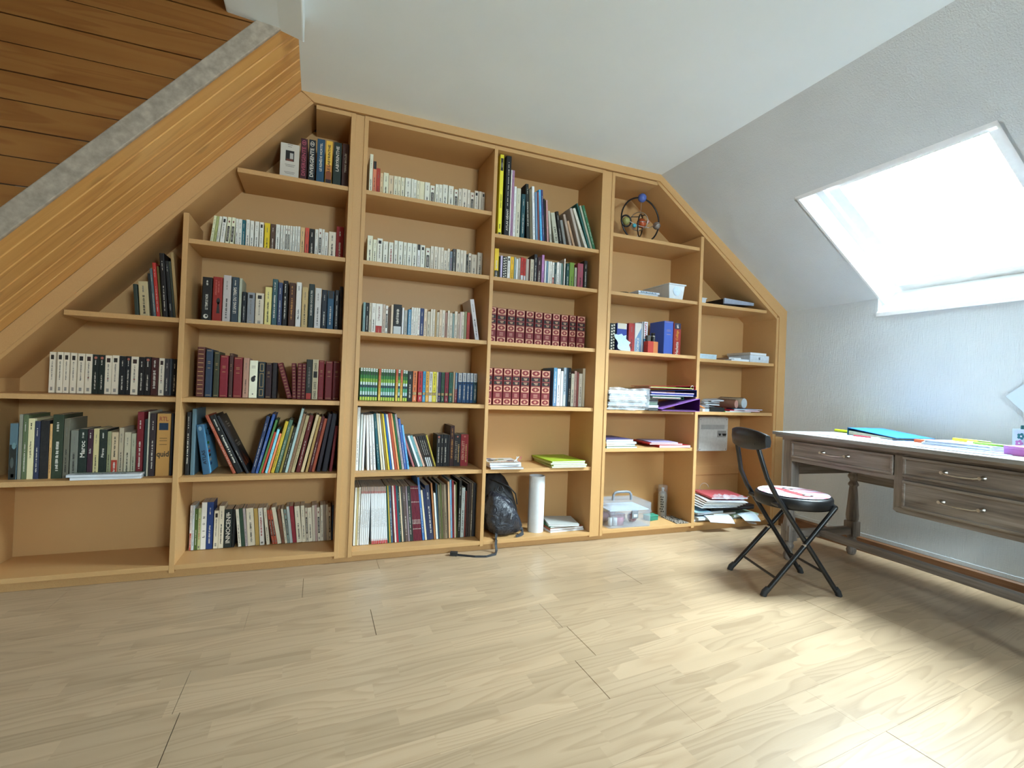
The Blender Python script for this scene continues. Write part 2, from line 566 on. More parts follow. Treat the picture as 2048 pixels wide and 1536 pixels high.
MB().prism([(XR - .014, 0), (XR, 0), (XR, .088), (XR - .006, .088), (XR - .014, .08)], YB, -.005, 'y').build('baseboard_right', BASEWOOD, kind='structure')
MB().box((XR - .003, YB, .089), (XR, -.005, .112)).build('trim_3', PAPER_KNEE, kind='structure', bevel=.002)

# left: boarded slope between the bookcase and the dormer, its plaster edge, the boarded cheek, the white header
LD = Vector((-.6513, 0, -.7588)); LN = Vector((-.7588, 0, .6513)); LA = Vector((-.126, 0, H))
ML = Matrix(((LD.x, 0, LN.x, LA.x), (0, 1, 0, 0), (LD.z, 0, LN.z, LA.z), (0, 0, 0, 1)))
def place(o):
    o.matrix_world = ML
    return o
b = MB(); b.box((-.02, -.538, .018), (2.15, .33, .10)); slope = place(b.build('wall_slope_left', PLASTER_EDGE, kind='structure'))
edges = [0.0, -.085, -.182, -.272, -.368, -.46, -.546]
for i in range(6):
    y1, y0 = edges[i], edges[i + 1]
    g = .0016
    MB().prism([(y0 + g, .018), (y0 + g, .004), (y0 + g + .004, 0), (y1 - g - .004, 0), (y1 - g, .004), (y1 - g, .018)], 0, 2.15, 'x').build('plank', PINE_SLOPE, slope)
b = MB(); b.box((0, -.562, -.004), (2.15, -.545, .066)); place(b.build('trim_4', PLASTER_EDGE, kind='structure', bevel=.004))
xs = lambda z: LA.x - (H - z) * (LD.x / LD.z)
b = MB(); b.prism([(XL, .9), (xs(.9) - .03, .9), (xs(2.383) - .03, 2.383), (-.1, 2.42), (-.1, 2.76), (XL, 2.76)], -.53, -.40, 'y'); cheek = b.build('wall_cheek', PLASTER_EDGE, kind='structure')
z = .9; k = 0
while z < 2.75:
    z2 = min(z + .094, 2.76); dx = -.015
    MB().prism([(XL, z + .002), (xs(z) + dx if z < H else -.1, z + .002), (xs(z2) + dx if z2 < H else -.1, z2 - .002), (XL, z2 - .002)], -.548 - .002 * (k % 2), -.528, 'y').build('plank', PINE_CHEEK_SHADED, cheek)
    z = z2; k += 1
b = MB()
pf = [(-.372, 2.325), (-.187, 2.311), (-.099, 2.291), (-.099, 2.80), (-.372, 2.80)]
b.prism(pf, YB, -.548, 'y'); b.build('trim_5', PLASTER, kind='structure', bevel=.006)
b = MB(); b.box((XL, YB, 0), (XL + .01, -.55, .9)); b.build('wall_dormer_knee', PLASTER, kind='structure')

# ------------------------------------------------------------------ the built-in bookcases
DEP = .31; SF = .012; TH = .022
ROWS = {0: 1.956, 1: 1.586, 2: 1.211, 3: .842, 4: .468, 5: .065}

def board(parent, name, a, bb, bevel=.0012):
    return MB().box(a, bb).build(name, MDF, parent, bevel=bevel)

def pboard(parent, name, poly, y0, y1, bevel=.0012):
    return MB().prism(poly, y0, y1, 'y').build(name, MDF, parent, bevel=bevel)

def shelf(parent, x0, x1, z):
    return board(parent, 'shelf', (x0, SF, z - TH), (x1, DEP, z))

LL = (-.077, 2.361)                                       # inner line of the left slope board
lx = lambda z: LL[0] - (2.361 - z) * (1.1549 / 1.3515)    # where that line has height z
RL = (2.052, 2.345)
rz = lambda x: RL[1] - (x - RL[0]) * (.782 / 1.083)
rx = lambda z: RL[0] + (RL[1] - z) * (1.083 / .782)
TOP = 2.336

t = thing('bookcase', 'left sloping-topped bookcase unit under the pine boarded slope', 'bookcase')
board(t, 'upright', (-.604, 0, .03), (-.582, DEP, 1.70))
board(t, 'upright', (.1145, 0, .03), (.137, DEP, TOP))
board(t, 'side_panel', (-1.318, 0, .03), (-1.296, DEP, .935))
board(t, 'top_board', (-.055, 0, TOP - TH), (.1145, DEP, TOP))
board(t, 'bottom_board', (-1.296, 0, .043), (-.604, DEP, .065)); board(t, 'bottom_board', (-.582, 0, .043), (.1145, DEP, .065))
so = .021
pboard(t, 'slope_board', [(lx(2.36), 2.36), (lx(.90), .90), (lx(.90) + so * 1.29, .90), (lx(2.36) + so * 1.29, 2.36)], 0, DEP)
for k in (0, 1, 2, 3, 4):
    shelf(t, -.582 if k else lx(ROWS[0]) + .028, .1145, ROWS[k])
for k in (2, 3, 4):
    shelf(t, -1.296 if k > 2 else lx(ROWS[2]) + .028, -.604, ROWS[k])
pboard(t, 'back_panel', [(-1.318, .03), (-.593, .03), (-.593, 1.76), (lx(.93), .93), (-1.318, .93)], DEP, DEP + .012, 0)
pboard(t, 'back_panel', [(-.593, .03), (.137, .03), (.137, TOP), (lx(2.34), 2.34), (-.593, 1.76)], DEP, DEP + .012, 0)

t = thing('bookcase', 'middle rectangular bookcase unit, two bays wide, full room height', 'bookcase')
board(t, 'filler_strip', (.137, .006, .03), (.181, .03, TOP))
board(t, 'upright', (.181, 0, .03), (.202, DEP, TOP)); board(t, 'upright', (.9015, 0, .03), (.922, DEP, TOP)); board(t, 'upright', (1.62, 0, .03), (1.642, DEP, TOP))
board(t, 'top_board', (.202, 0, TOP - TH), (.9015, DEP, TOP)); board(t, 'top_board', (.922, 0, TOP - TH), (1.62, DEP, TOP))
board(t, 'bottom_board', (.202, 0, .038), (.9015, DEP, .06)); board(t, 'bottom_board', (.922, 0, .038), (1.62, DEP, .06))
for z in (1.956, 1.586, 1.211, .842, .468):
    shelf(t, .202, .9015, z)
for z in (1.834, 1.585, 1.211, .837, .467):
    shelf(t, .922, 1.62, z)
board(t, 'back_panel', (.181, DEP, .03), (.912, DEP + .012, TOP), 0); board(t, 'back_panel', (.912, DEP, .03), (1.642, DEP + .012, TOP), 0)

t = thing('bookcase', 'right bookcase unit with sloping top, beside the papered wall', 'bookcase')
board(t, 'filler_strip', (1.642, .004, .03), (1.693, .03, TOP))
board(t, 'upright', (1.693, 0, .03), (1.714, DEP, TOP)); board(t, 'upright', (2.418, 0, .03), (2.443, DEP, rz(2.443) - .03)); board(t, 'upright', (3.147, 0, .03), (3.169, DEP, rz(3.169)))
board(t, 'top_board', (1.714, 0, TOP - TH), (2.04, DEP, TOP))
board(t, 'bottom_board', (1.714, 0, .043), (2.418, DEP, .065)); board(t, 'bottom_board', (2.443, 0, .043), (3.147, DEP, .065))
pboard(t, 'slope_board', [(2.03, rz(2.03)), (3.15, rz(3.15)), (3.15, rz(3.15) - .028), (2.03, rz(2.03) - .028)], 0, DEP)
for z in (1.958, 1.586, 1.211, .830, .5805):
    shelf(t, 1.714, 2.418, z)
shelf(t, 2.443, rx(1.586) - .045, 1.584); shelf(t, 2.443, 3.147, 1.197); shelf(t, 2.443, 3.147, .829)
pboard(t, 'back_panel', [(1.714, .03), (2.43, .03), (2.43, rz(2.43)), (2.05, TOP), (1.714, TOP)], DEP, DEP + .012, 0)
pboard(t, 'back_panel', [(2.43, .03), (3.169, .03), (3.169, rz(3.169)), (2.43, rz(2.43))], DEP, DEP + .012, 0)
board(t, 'batten', (2.443, DEP - .006, .33), (3.147, DEP, .40))

# trims that close the bookcases against floor, ceiling and slopes
MB().box((-1.44, .028, 0), (XR, .046, .043)).build('trim_1', MDF, kind='structure', bevel=.001)
MB().prism([(-.126, H), (2.059, H), (2.0495, TOP + .004), (-.066, TOP + .004)], -.010, .02, 'y').build('trim_2', MDF, kind='structure', bevel=.001)
MB().prism([(-.128, 2.381), (-1.44, .852), (-1.44, .757), (-.072, 2.356)], -.004, .018, 'y').build('trim_6', MDF, kind='structure', bevel=.001)
MB().prism([(2.0945, 2.360), (2.059, 2.384), (2.045, 2.345), (3.169, 1.540), (XR, 1.5876)], -.008, .02, 'y').build('trim_7', MDF, kind='structure', bevel=.001)
MB().box((3.169, -.006, 0), (XR, .02, 1.588)).build('trim_8', MDF, kind='structure', bevel=.001)

# ------------------------------------------------------------------ lettering (flat print on spines and covers)
TEXT = {}

def text_shape(s):
    """(vertices, faces, width, height) of a line of letters"""
    if s not in TEXT:
        c = bpy.data.curves.new('letters', 'FONT'); c.body = s; c.size = 1.0; c.resolution_u = 2; c.offset = .02
        o = bpy.data.objects.new('letters', c); C.objects.link(o)
        me = bpy.data.meshes.new_from_object(o.evaluated_get(bpy.context.evaluated_depsgraph_get()))
        vs = [(v.co.x, v.co.y) for v in me.vertices]; fs = [tuple(p.vertices) for p in me.polygons]
        bpy.data.objects.remove(o); bpy.data.curves.remove(c); bpy.data.meshes.remove(me)
        x0 = min(v[0] for v in vs); x1 = max(v[0] for v in vs); y0 = min(v[1] for v in vs); y1 = max(v[1] for v in vs)
        TEXT[s] = ([(v[0] - x0, v[1] - y0) for v in vs], fs, x1 - x0, y1 - y0)
    return TEXT[s]


def letters(b, s, o, along, up, length, height, col, m=0):
    """put the line S into b: o = start point of its lower edge, ALONG and UP unit vectors"""
    vs, fs, w, h = text_shape(s)
    o, along, up = Vector(o), Vector(along), Vector(up)
    n = along.cross(up)
    b.add([o + along * (v[0] / w * length) + up * (v[1] / h * height) for v in vs], fs, m, col)


# ------------------------------------------------------------------ books
BOOKS = r'''
@b1s1|hardcover_book|top shelf of the leftmost bay|1.211|0.120
-0.8076,1.2110,0.0166,0.154,-5.2,2e3a30
-0.7883,1.2110,0.0383,0.169,-4.6,b5a47c,w
-0.7434,1.2110,0.0087,0.211,-6.3,1c1c1a
-0.7341,1.2110,0.0106,0.235,-6.1,5c6c70,k
-0.7223,1.2110,0.0146,0.264,-6.0,b02a22,k
-0.7059,1.2110,0.0068,0.249,-5.7,6b5a28
-0.6974,1.2110,0.0206,0.313,-4.8,1a1212,k
-0.6700,1.2110,0.0148,0.279,-6.0,15181a,T,CHRISTIANE
-0.6539,1.2110,0.0089,0.279,-6.2,3c3f2c
-0.6443,1.2110,0.0129,0.323,-6.1,a88c5c
@b1s2|paperback|second shelf of the leftmost bay|0.844|0.140
-1.1237,0.8440,0.0208,0.184,0,cfc4b0,s
-1.0956,0.8440,0.0210,0.185,0,cfc4b0,s
-1.0730,0.8440,0.0211,0.185,0,cfc4b0,s
-1.0476,0.8440,0.0222,0.184,0,cfc4b0,s
-1.0214,0.8440,0.0251,0.183,0,cfc4b0,s
-0.9933,0.8440,0.0253,0.183,0,cfc4b0,sr
-0.9667,0.8440,0.0228,0.181,0,16241f,kr
-0.9426,0.8440,0.0220,0.181,0,16241f,kr
-0.9194,0.8440,0.0250,0.180,0,cfc4b0,sr
-0.8931,0.8440,0.0261,0.182,0,cfc4b0,s
-0.8647,0.8440,0.0235,0.180,0,14171c,k
-0.8398,0.8440,0.0189,0.181,0,14171c,kr
-0.8197,0.8440,0.0286,0.180,0,cfc4b0,sr
-0.7896,0.8440,0.0231,0.180,0,1c1516,k
-0.7652,0.8440,0.0233,0.182,0,1c1516,kr
-0.7396,0.8440,0.0284,0.180,0,4a1c18,K
-0.7088,0.8440,0.0217,0.179,0,cfc4b0,sr
-0.6847,0.8440,0.0174,0.178,0,39353a,k
-0.6656,0.8440,0.0090,0.179,0,3f4850
-0.6549,0.8440,0.0201,0.178,0,0f0e10,k
@b1s3|guidebook|third shelf of the leftmost bay|0.468|0.070
-1.2187,0.4680,0.0263,0.242,0,56707a,D
-1.1893,0.4680,0.0120,0.281,0,8a8878
-1.1754,0.4680,0.0164,0.280,0,5c6a48,k
-1.1579,0.4680,0.0208,0.264,0,c9bf96,U,Le guide du Pérou
-1.1350,0.4680,0.0175,0.253,0,2c3350,k
-1.1155,0.4680,0.0291,0.256,0,1c1a1c
-1.0842,0.4680,0.0089,0.241,0,c79a62,w
-1.0743,0.4680,0.0376,0.282,0,2f3c28,k
-1.0344,0.4680,0.0199,0.265,0,6a6656,w
-1.0096,0.4680,0.0264,0.213,0,77786c,w
-0.9809,0.4680,0.0304,0.219,0,1e2c24,T,Maroc
-0.9481,0.4680,0.0186,0.217,0,3d1c2c,T,Sicile
-0.9274,0.4680,0.0197,0.221,0,b7a878,w
-0.9055,0.4680,0.0264,0.217,0,1c2820,T,Pérou
-0.8767,0.4680,0.0143,0.208,0,8c8c68,w
-0.8608,0.4680,0.0249,0.205,0,b9a382,R
-0.8331,0.4680,0.0174,0.225,0,aa9c84,w
-0.8125,0.4680,0.0243,0.205,0,b5ab92,w
-0.7859,0.4680,0.0166,0.199,0,a7a48c,w
-0.7660,0.4680,0.0247,0.300,0,7a1a24,k
-0.7369,0.4680,0.0109,0.266,0,2a3a3c
-0.7248,0.4680,0.0050,0.301,0,c5bda8
-0.7157,0.4680,0.0220,0.293,0,3a2c30,k
-0.6892,0.4680,0.0533,0.293,0,b98a4a,q,quid
-0.6325,0.4680,0.0092,0.295,0,1f2430
@b2s0|novel|top shelf of the second bay|1.956|0.100
-0.1238,1.9560,0.0322,0.240,0,45161e,Tr,DIVERGENTE
-0.0842,1.9560,0.0315,0.242,0,101c24,T,DIVERGENTE
-0.0447,1.9560,0.0372,0.255,0,1c4a66,T,LE REMÈDE MORTEL
-0.0015,1.9560,0.0323,0.254,0,d9a43a,Tl,LE LABYRINTHE
0.0374,1.9560,0.0392,0.255,0,22332a,T,LABYRINTHE
0.0816,1.9560,0.0308,0.256,0,4a2c26,T,TERRE BRÛLÉE
@b2s1|paperback|second shelf of the second bay|1.586|0.150
-0.5243,1.5872,0.0114,0.161,5.9,cfd0a8,w
-0.5119,1.5872,0.0106,0.160,6.1,a9b070,w
-0.4975,1.5870,0.0107,0.161,5.0,d8d2c0,w
-0.4815,1.5874,0.0185,0.162,4.3,d8d2c6,s
-0.4580,1.5871,0.0163,0.163,3.8,ddd5b4,b
-0.4370,1.5868,0.0164,0.164,2.9,ddd5b4,b
-0.4119,1.5860,0.0118,0.161,0,d8d2c6,w
-0.3993,1.5860,0.0158,0.161,0,d8d2c6,w
-0.3830,1.5860,0.0151,0.159,0,1c6470,k
-0.3653,1.5860,0.0168,0.164,0,d8d2c6,w
-0.3458,1.5860,0.0161,0.161,0,d8d2c6,w
-0.3254,1.5860,0.0186,0.161,0,d8d2c6,w
-0.3032,1.5860,0.0179,0.160,0,d8d2c6,s
-0.2800,1.5860,0.0246,0.160,0,d8b41e,w
-0.2525,1.5860,0.0223,0.159,0,5a4030,k
-0.2277,1.5860,0.0191,0.161,0,d8d2c6,w
-0.2052,1.5860,0.0100,0.160,0,d8d2c6,w
-0.1933,1.5860,0.0092,0.160,0,d8d2c6,w
-0.1822,1.5860,0.0093,0.162,0,d8d2c6,b
-0.1707,1.5860,0.0093,0.162,0,d8d2c6,b
-0.1595,1.5860,0.0093,0.163,0,d8d2c6,w
-0.1479,1.5860,0.0102,0.163,0,d8d2c6,w
-0.1358,1.5860,0.0102,0.165,0,d8d2c6,w
-0.1236,1.5860,0.0120,0.166,0,d8d2c6,w
-0.1097,1.5860,0.0198,0.163,0,c9a878,w
-0.0874,1.5860,0.0191,0.165,0,c04a3a,w
-0.0663,1.5860,0.0253,0.163,0,1a1712,k
-0.0388,1.5860,0.0158,0.164,0,d8d2c6,w
-0.0209,1.5860,0.0159,0.170,0,d8d2c6,b
-0.0035,1.5860,0.0115,0.169,0,d8d2c6,w
0.0092,1.5860,0.0178,0.155,0,d8d2c6,w
0.0300,1.5860,0.0359,0.162,0,cfc5b0,w
0.0683,1.5860,0.0372,0.196,0,8c1412,k
0.1079,1.5860,0.0046,0.202,0,a08878
@b2s2|hardcover_book|third shelf of the second bay|1.211|0.100
-0.5365,1.2110,0.0417,0.217,0,17130f,T,LE TEMPLE NOIR
-0.4918,1.2110,0.0408,0.223,0,8c2014,y
-0.4481,1.2110,0.0344,0.236,0,b0a8a4,w
-0.4101,1.2110,0.0301,0.231,0,35434e,T,LE SANG DU TEMPS
-0.3779,1.2110,0.0117,0.228,0,a8ac98
-0.3636,1.2110,0.0196,0.162,0,141c24,k
-0.3402,1.2110,0.0331,0.162,0,85888c,s
-0.3037,1.2110,0.0379,0.163,0,c0b5a0,s
-0.2614,1.2110,0.0307,0.198,0,c9bc78,w
-0.2286,1.2110,0.0244,0.242,0,3c5c60,K
-0.2021,1.2110,0.0205,0.227,0,3a4668,k
-0.1788,1.2110,0.0223,0.239,0,15100f,K
-0.1510,1.2110,0.0309,0.232,0,4a2816,Ko
-0.1171,1.2110,0.0253,0.238,0,c9c5c0,U,Max Gallo
-0.0889,1.2110,0.0297,0.216,0,b59c6c,w
-0.0565,1.2110,0.0274,0.236,0,20302f,T,SCIENCES OCCULTES
-0.0264,1.2110,0.0311,0.218,0,bfbcb8,w
0.0070,1.2110,0.0270,0.212,0,1c2430,k
0.0362,1.2110,0.0317,0.211,0,24506c,h
0.0720,1.2110,0.0213,0.217,0,1a171c,k
0.0955,1.2110,0.0170,0.239,0,161218
@b2s3|hardcover_book|fourth shelf of the second bay|0.844|0.120
-0.5492,0.8440,0.0323,0.243,0,5c2c24,g
-0.5123,0.8440,0.0294,0.234,0,2c3c52,l
-0.4774,0.8440,0.0247,0.224,0,3a3c28,l
-0.4506,0.8440,0.0358,0.207,0,7c1424,l
-0.4104,0.8440,0.0168,0.219,0,4a2824,l
-0.3904,0.8440,0.0381,0.202,0,781820,l
-0.3481,0.8440,0.0257,0.200,0,a8806c,w
-0.3203,0.8440,0.0372,0.189,0,d6ccb4,o
-0.2789,0.8440,0.0306,0.184,0,1c2c34,p
-0.2460,0.8440,0.0282,0.181,0,2c1018,l
-0.2155,0.8440,0.0222,0.183,0,1a0c10
-0.1412,0.8440,0.0235,0.187,-16.0,6a1a20,g
-0.1175,0.8440,0.0200,0.185,-2.7,641820,g
-0.0967,0.8440,0.0211,0.186,0,641820,g
-0.0749,0.8440,0.0194,0.186,0,641820,g
-0.0549,0.8440,0.0307,0.209,0,2a2e28,B
-0.0236,0.8440,0.0282,0.211,0,c9bca0,P
0.0054,0.8440,0.0284,0.207,0,7a1820,l
0.0401,0.8440,0.0355,0.205,0,701419,l
0.0786,0.8440,0.0339,0.207,0,641418,l
@b2s4|picture_book|fifth shelf of the second bay|0.468|0.070
-0.5719,0.4680,0.0182,0.302,0,14161a,K
-0.5500,0.4680,0.0175,0.317,0,55707c
-0.4964,0.4680,0.0314,0.243,-8.8,2f5a78,A,ATLAS
-0.3681,0.4680,0.0132,0.313,-24.4,9c4a30,k
-0.3497,0.4680,0.0266,0.311,-24.5,121314,K
-0.3083,0.4680,0.0110,0.315,-26.3,1a1a20,F
-0.2895,0.4715,0.0162,0.290,11.9,26365c,k
-0.2702,0.4710,0.0130,0.304,12.9,2f4f8c,k
-0.2541,0.4704,0.0097,0.275,14.0,4a7a40
-0.2433,0.4705,0.0097,0.212,14.2,b0402c
-0.2269,0.4706,0.0115,0.225,12.6,7cc0dc,w
-0.2147,0.4704,0.0098,0.204,13.5,d87a50
-0.2006,0.4716,0.0157,0.267,12.7,b59a28,w
-0.1826,0.4719,0.0175,0.273,12.4,4c6a54,k
-0.1617,0.4703,0.0109,0.243,11.8,8a7c3c
-0.1500,0.4707,0.0126,0.236,12.0,2c2c1c,k
-0.1357,0.4707,0.0127,0.334,11.8,9db4b0
-0.1222,0.4709,0.0136,0.307,11.9,8c6c50,w
-0.1073,0.4715,0.0162,0.298,12.1,a89870,w
-0.0840,0.4719,0.0198,0.297,10.9,641c1c,k
-0.0615,0.4713,0.0147,0.303,12.4,c9b48c
-0.0392,0.4704,0.0122,0.293,11.1,b09058
-0.0243,0.4709,0.0149,0.293,10.8,5a1c20,k
-0.0086,0.4707,0.0141,0.282,10.8,a04c34
0.0140,0.4711,0.0187,0.305,9.2,2c2430
0.0414,0.4716,0.0253,0.306,7.8,1c1a28
0.0768,0.4694,0.0137,0.240,5.5,701820
@b2s5|paperback|bottom shelf of the second bay|0.068|0.200
-0.5666,0.0675,0.0095,0.225,0,c8c0b8,R
-0.5561,0.0675,0.0096,0.225,0,b9bfc0,w
-0.5457,0.0675,0.0140,0.207,0,4c6428,k
-0.5308,0.0675,0.0126,0.210,0,a9b080,r
-0.5174,0.0675,0.0231,0.238,0,d0ccc4,U,LION
-0.4929,0.0675,0.0278,0.238,0,1c3a74,k
-0.4608,0.0675,0.0205,0.193,0,c9bfa8,s
-0.4392,0.0675,0.0229,0.216,0,c9bfa8,w
-0.4144,0.0675,0.0354,0.197,0,1a2624,T,INNOCENT
-0.3769,0.0675,0.0101,0.195,0,12181a
-0.3472,0.0675,0.0140,0.196,-5.6,c9c2b0,w
-0.3323,0.0675,0.0168,0.199,-5.6,2c4834
-0.3139,0.0675,0.0110,0.198,-5.8,a89c9c,w
-0.3023,0.0675,0.0340,0.197,-4.9,c9bfa8,w
-0.2662,0.0675,0.0176,0.195,-4.8,b0904c
-0.2463,0.0675,0.0209,0.196,-4.7,c9c2b8,r
-0.2151,0.0675,0.0145,0.197,-6.6,c9bfa8,w
-0.1873,0.0675,0.0113,0.185,-10.5,a84c34,b
-0.1748,0.0675,0.0113,0.184,-10.5,a84c34,b
-0.1620,0.0675,0.0186,0.198,-10.7,c9bfa8
-0.1410,0.0675,0.0139,0.184,-9.6,7c4c34,w
-0.1258,0.0675,0.0107,0.187,-8.7,c9bfa8,w
-0.1140,0.0675,0.0116,0.183,-8.0,7c8c84,b
-0.1016,0.0675,0.0133,0.198,-7.5,a9b0ac
-0.0876,0.0675,0.0184,0.198,-7.1,8c2430
-0.0679,0.0675,0.0261,0.196,-6.0,c9bfa8,w
-0.0412,0.0675,0.0187,0.198,-4.7,c9bfa8,w
-0.0216,0.0675,0.0120,0.186,-4.3,b8ad98,b
-0.0090,0.0675,0.0206,0.185,-4.2,c9bfa8,w
0.0125,0.0675,0.0121,0.196,-3.7,c0b5a0
0.0253,0.0675,0.0108,0.198,-3.7,a88c84
0.0377,0.0675,0.0143,0.183,-4.0,c0b5a0,b
0.0528,0.0675,0.0131,0.196,-3.1,c0b5a0,w
0.0665,0.0675,0.0140,0.198,-3.0,8c7c6c
0.0813,0.0675,0.0106,0.197,-2.7,c0b5a0
0.0924,0.0675,0.0124,0.184,-2.7,c0b5a0,b
0.1054,0.0675,0.0071,0.193,0,2c4060
@b3s0|paperback|top shelf of the third bay|1.956|0.150
0.2266,1.9560,0.0171,0.252,0,ddd2b8,w
0.2452,1.9560,0.0188,0.216,0,c87a5a,h
0.2647,1.9560,0.0197,0.181,0,a83a2c,w
0.2856,1.9560,0.0157,0.158,0,c9b088,w
0.3033,1.9560,0.0274,0.164,0,d8ccb0,w
0.3320,1.9560,0.0260,0.155,0,c9b596,w
0.3606,1.9560,0.0202,0.156,0,d4cab0,w
0.3824,1.9560,0.0161,0.157,0,d4cab0,w
0.4005,1.9560,0.0196,0.155,0,d4cab0,w
0.4239,1.9560,0.0327,0.158,0,d4cec0,w
0.4593,1.9560,0.0121,0.158,0,d4cec0
0.4725,1.9560,0.0156,0.156,0,d4cec0,w
0.4897,1.9560,0.0166,0.154,0,d4cab0,w
0.5070,1.9560,0.0263,0.153,0,d4c8a8
0.5360,1.9560,0.0292,0.154,0,d4cec0,w
0.5688,1.9560,0.0241,0.141,0,d4cec0,b
0.5978,1.9560,0.0197,0.154,0,d4cec0,w
0.6193,1.9560,0.0190,0.156,0,d4cec0,w
0.6408,1.9560,0.0300,0.160,0,d4cec0,w
0.6755,1.9560,0.0303,0.159,0,d4cec0,w
0.7109,1.9560,0.0213,0.144,0,d4cec0,b
0.7363,1.9560,0.0195,0.153,0,ccc4b4,w
0.7580,1.9560,0.0309,0.158,0,ccc4b4,w
0.7913,1.9560,0.0160,0.156,0,ccc4b4,w
0.8100,1.9560,0.0218,0.144,0,ccc4b4,b
0.8355,1.9560,0.0229,0.158,0,ccc4b4,s
0.8617,1.9560,0.0173,0.159,0,bdb2a0
0.8812,1.9560,0.0183,0.158,0,bdb2a0,s
@b3s1|paperback|second shelf of the third bay|1.586|0.150
0.2306,1.5860,0.0283,0.171,0,ddd6b8,w
0.2616,1.5860,0.0196,0.153,0,ddd6b8,w
0.2833,1.5860,0.0287,0.163,0,ddd6c2,s
0.3161,1.5860,0.0262,0.151,0,ddd6c2,w
0.3473,1.5860,0.0246,0.150,0,ddd6c2,r
0.3765,1.5860,0.0193,0.164,0,ddd6c2,w
0.3993,1.5860,0.0259,0.163,0,ddd6c2,w
0.4285,1.5860,0.0177,0.161,0,ddd6c2,w
0.4493,1.5860,0.0271,0.161,0,ddd6c2,w
0.4787,1.5860,0.0255,0.161,0,ddd6c2,w
0.5080,1.5860,0.0161,0.160,0,d4d0cc,h
0.5268,1.5860,0.0239,0.159,0,ddd6c2,s
0.5564,1.5860,0.0241,0.147,0,ddd6c2,b
0.5843,1.5860,0.0184,0.161,0,ccc4b4,w
0.6055,1.5860,0.0205,0.162,0,ccc4b4,w
0.6282,1.5860,0.0157,0.161,0,ccc4b4
0.6452,1.5860,0.0157,0.162,0,ccc4b4,w
0.6626,1.5860,0.0198,0.147,0,ccc4b4,w
0.6837,1.5860,0.0139,0.160,0,ccc4b4,w
0.6994,1.5860,0.0140,0.146,0,7c8c98,r
0.7166,1.5860,0.0175,0.163,0,5a5a58,k
0.7380,1.5860,0.0232,0.164,0,ccc4b4,w
0.7631,1.5860,0.0172,0.162,0,ccc4b4,w
0.7816,1.5860,0.0163,0.162,0,ccc4b4
0.7987,1.5860,0.0123,0.142,0,3c3a34,k
0.8122,1.5860,0.0164,0.150,0,ccc4b4,b
0.8309,1.5860,0.0330,0.146,0,bdb2a0,w
0.8682,1.5860,0.0313,0.162,0,b5aa98,w
@b3s2|paperback|third shelf of the third bay|1.211|0.120
0.2201,1.2110,0.0123,0.170,0,7c9c9c,w
0.2339,1.2110,0.0167,0.169,0,14181a,k
0.2522,1.2110,0.0124,0.170,0,b9b09c,w
0.2661,1.2110,0.0204,0.170,0,d0ccc4,w
0.2878,1.2110,0.0349,0.169,0,d5ccc4,V,Le Rouge et le Noir
0.3241,1.2110,0.0144,0.169,0,b9a898,w
0.3401,1.2110,0.0127,0.163,0,d0ccc4,b
0.3544,1.2110,0.0145,0.155,0,5c4430
0.3701,1.2110,0.0119,0.171,0,c9b59c
0.3840,1.2110,0.0441,0.175,0,0e1012,W
0.4307,1.2110,0.0102,0.160,0,d8dcdc
0.4439,1.2110,0.0158,0.147,0,a9a8a0,w
0.4647,1.2110,0.0168,0.154,0,4a8ab0,i
0.4832,1.2110,0.0113,0.167,0,d0ccc4,w
0.4956,1.2110,0.0113,0.166,0,d0ccc4,w
0.5081,1.2110,0.0104,0.167,0,d0ccc4,w
0.5196,1.2110,0.0123,0.167,0,d0ccc4,r
0.5331,1.2110,0.0200,0.166,0,2a3c6c,k
0.5548,1.2110,0.0163,0.165,0,c9b59c,w
0.5733,1.2110,0.0183,0.152,0,b9b09c,w
0.5934,1.2110,0.0106,0.167,0,c9c0b0
0.6057,1.2110,0.0126,0.167,0,c9c0b0,w
0.6194,1.2110,0.0078,0.164,0,a88c5c
0.6288,1.2110,0.0137,0.154,0,b9b09c,w
0.6442,1.2110,0.0147,0.168,0,c9b59c,w
0.6601,1.2110,0.0167,0.167,0,c9c0b0,w
0.6781,1.2110,0.0129,0.156,0,a07868,w
0.6927,1.2110,0.0119,0.168,0,c9c0b0,w
0.7063,1.2110,0.0149,0.155,0,c9c0b0,w
0.7230,1.2110,0.0100,0.153,0,8ca09c
0.7346,1.2110,0.0161,0.167,0,c9c0b0,w
0.7525,1.2110,0.0131,0.156,0,b9a898,w
0.7673,1.2110,0.0101,0.167,0,c9b5b0
0.7786,1.2110,0.0132,0.168,0,c9c0b0,w
0.7935,1.2110,0.0143,0.171,0,8c8c68
0.8095,1.2110,0.0174,0.167,0,a83028,w
0.8648,1.2110,0.0245,0.249,-9.8,c5c2c4,w
@b3s3|pocket_volume|fourth shelf of the third bay|0.844|0.160
0.2221,0.8440,0.0122,0.180,0,2c7a34,G
0.2363,0.8440,0.0122,0.180,0,2c7a34,G
0.2496,0.8440,0.0123,0.180,0,2c7a34,G
0.2629,0.8440,0.0123,0.180,0,2c7a34,G
0.2763,0.8440,0.0124,0.179,0,2c7a34,G
0.2898,0.8440,0.0124,0.179,0,2c7a34,G
0.3033,0.8440,0.0124,0.178,0,2c7a34,G
0.3214,0.8440,0.0116,0.179,0,d8964c,Y
0.3341,0.8440,0.0116,0.178,0,2c7a34,G
0.3468,0.8440,0.0117,0.178,0,2c7a34,G
0.3596,0.8440,0.0117,0.178,0,2c7a34,G
0.3724,0.8440,0.0118,0.178,0,2c7a34,G
0.3853,0.8440,0.0118,0.178,0,2c7a34,G
0.3983,0.8440,0.0128,0.178,0,2c7a34,G
0.4159,0.8440,0.0119,0.180,0,d8964c,Y
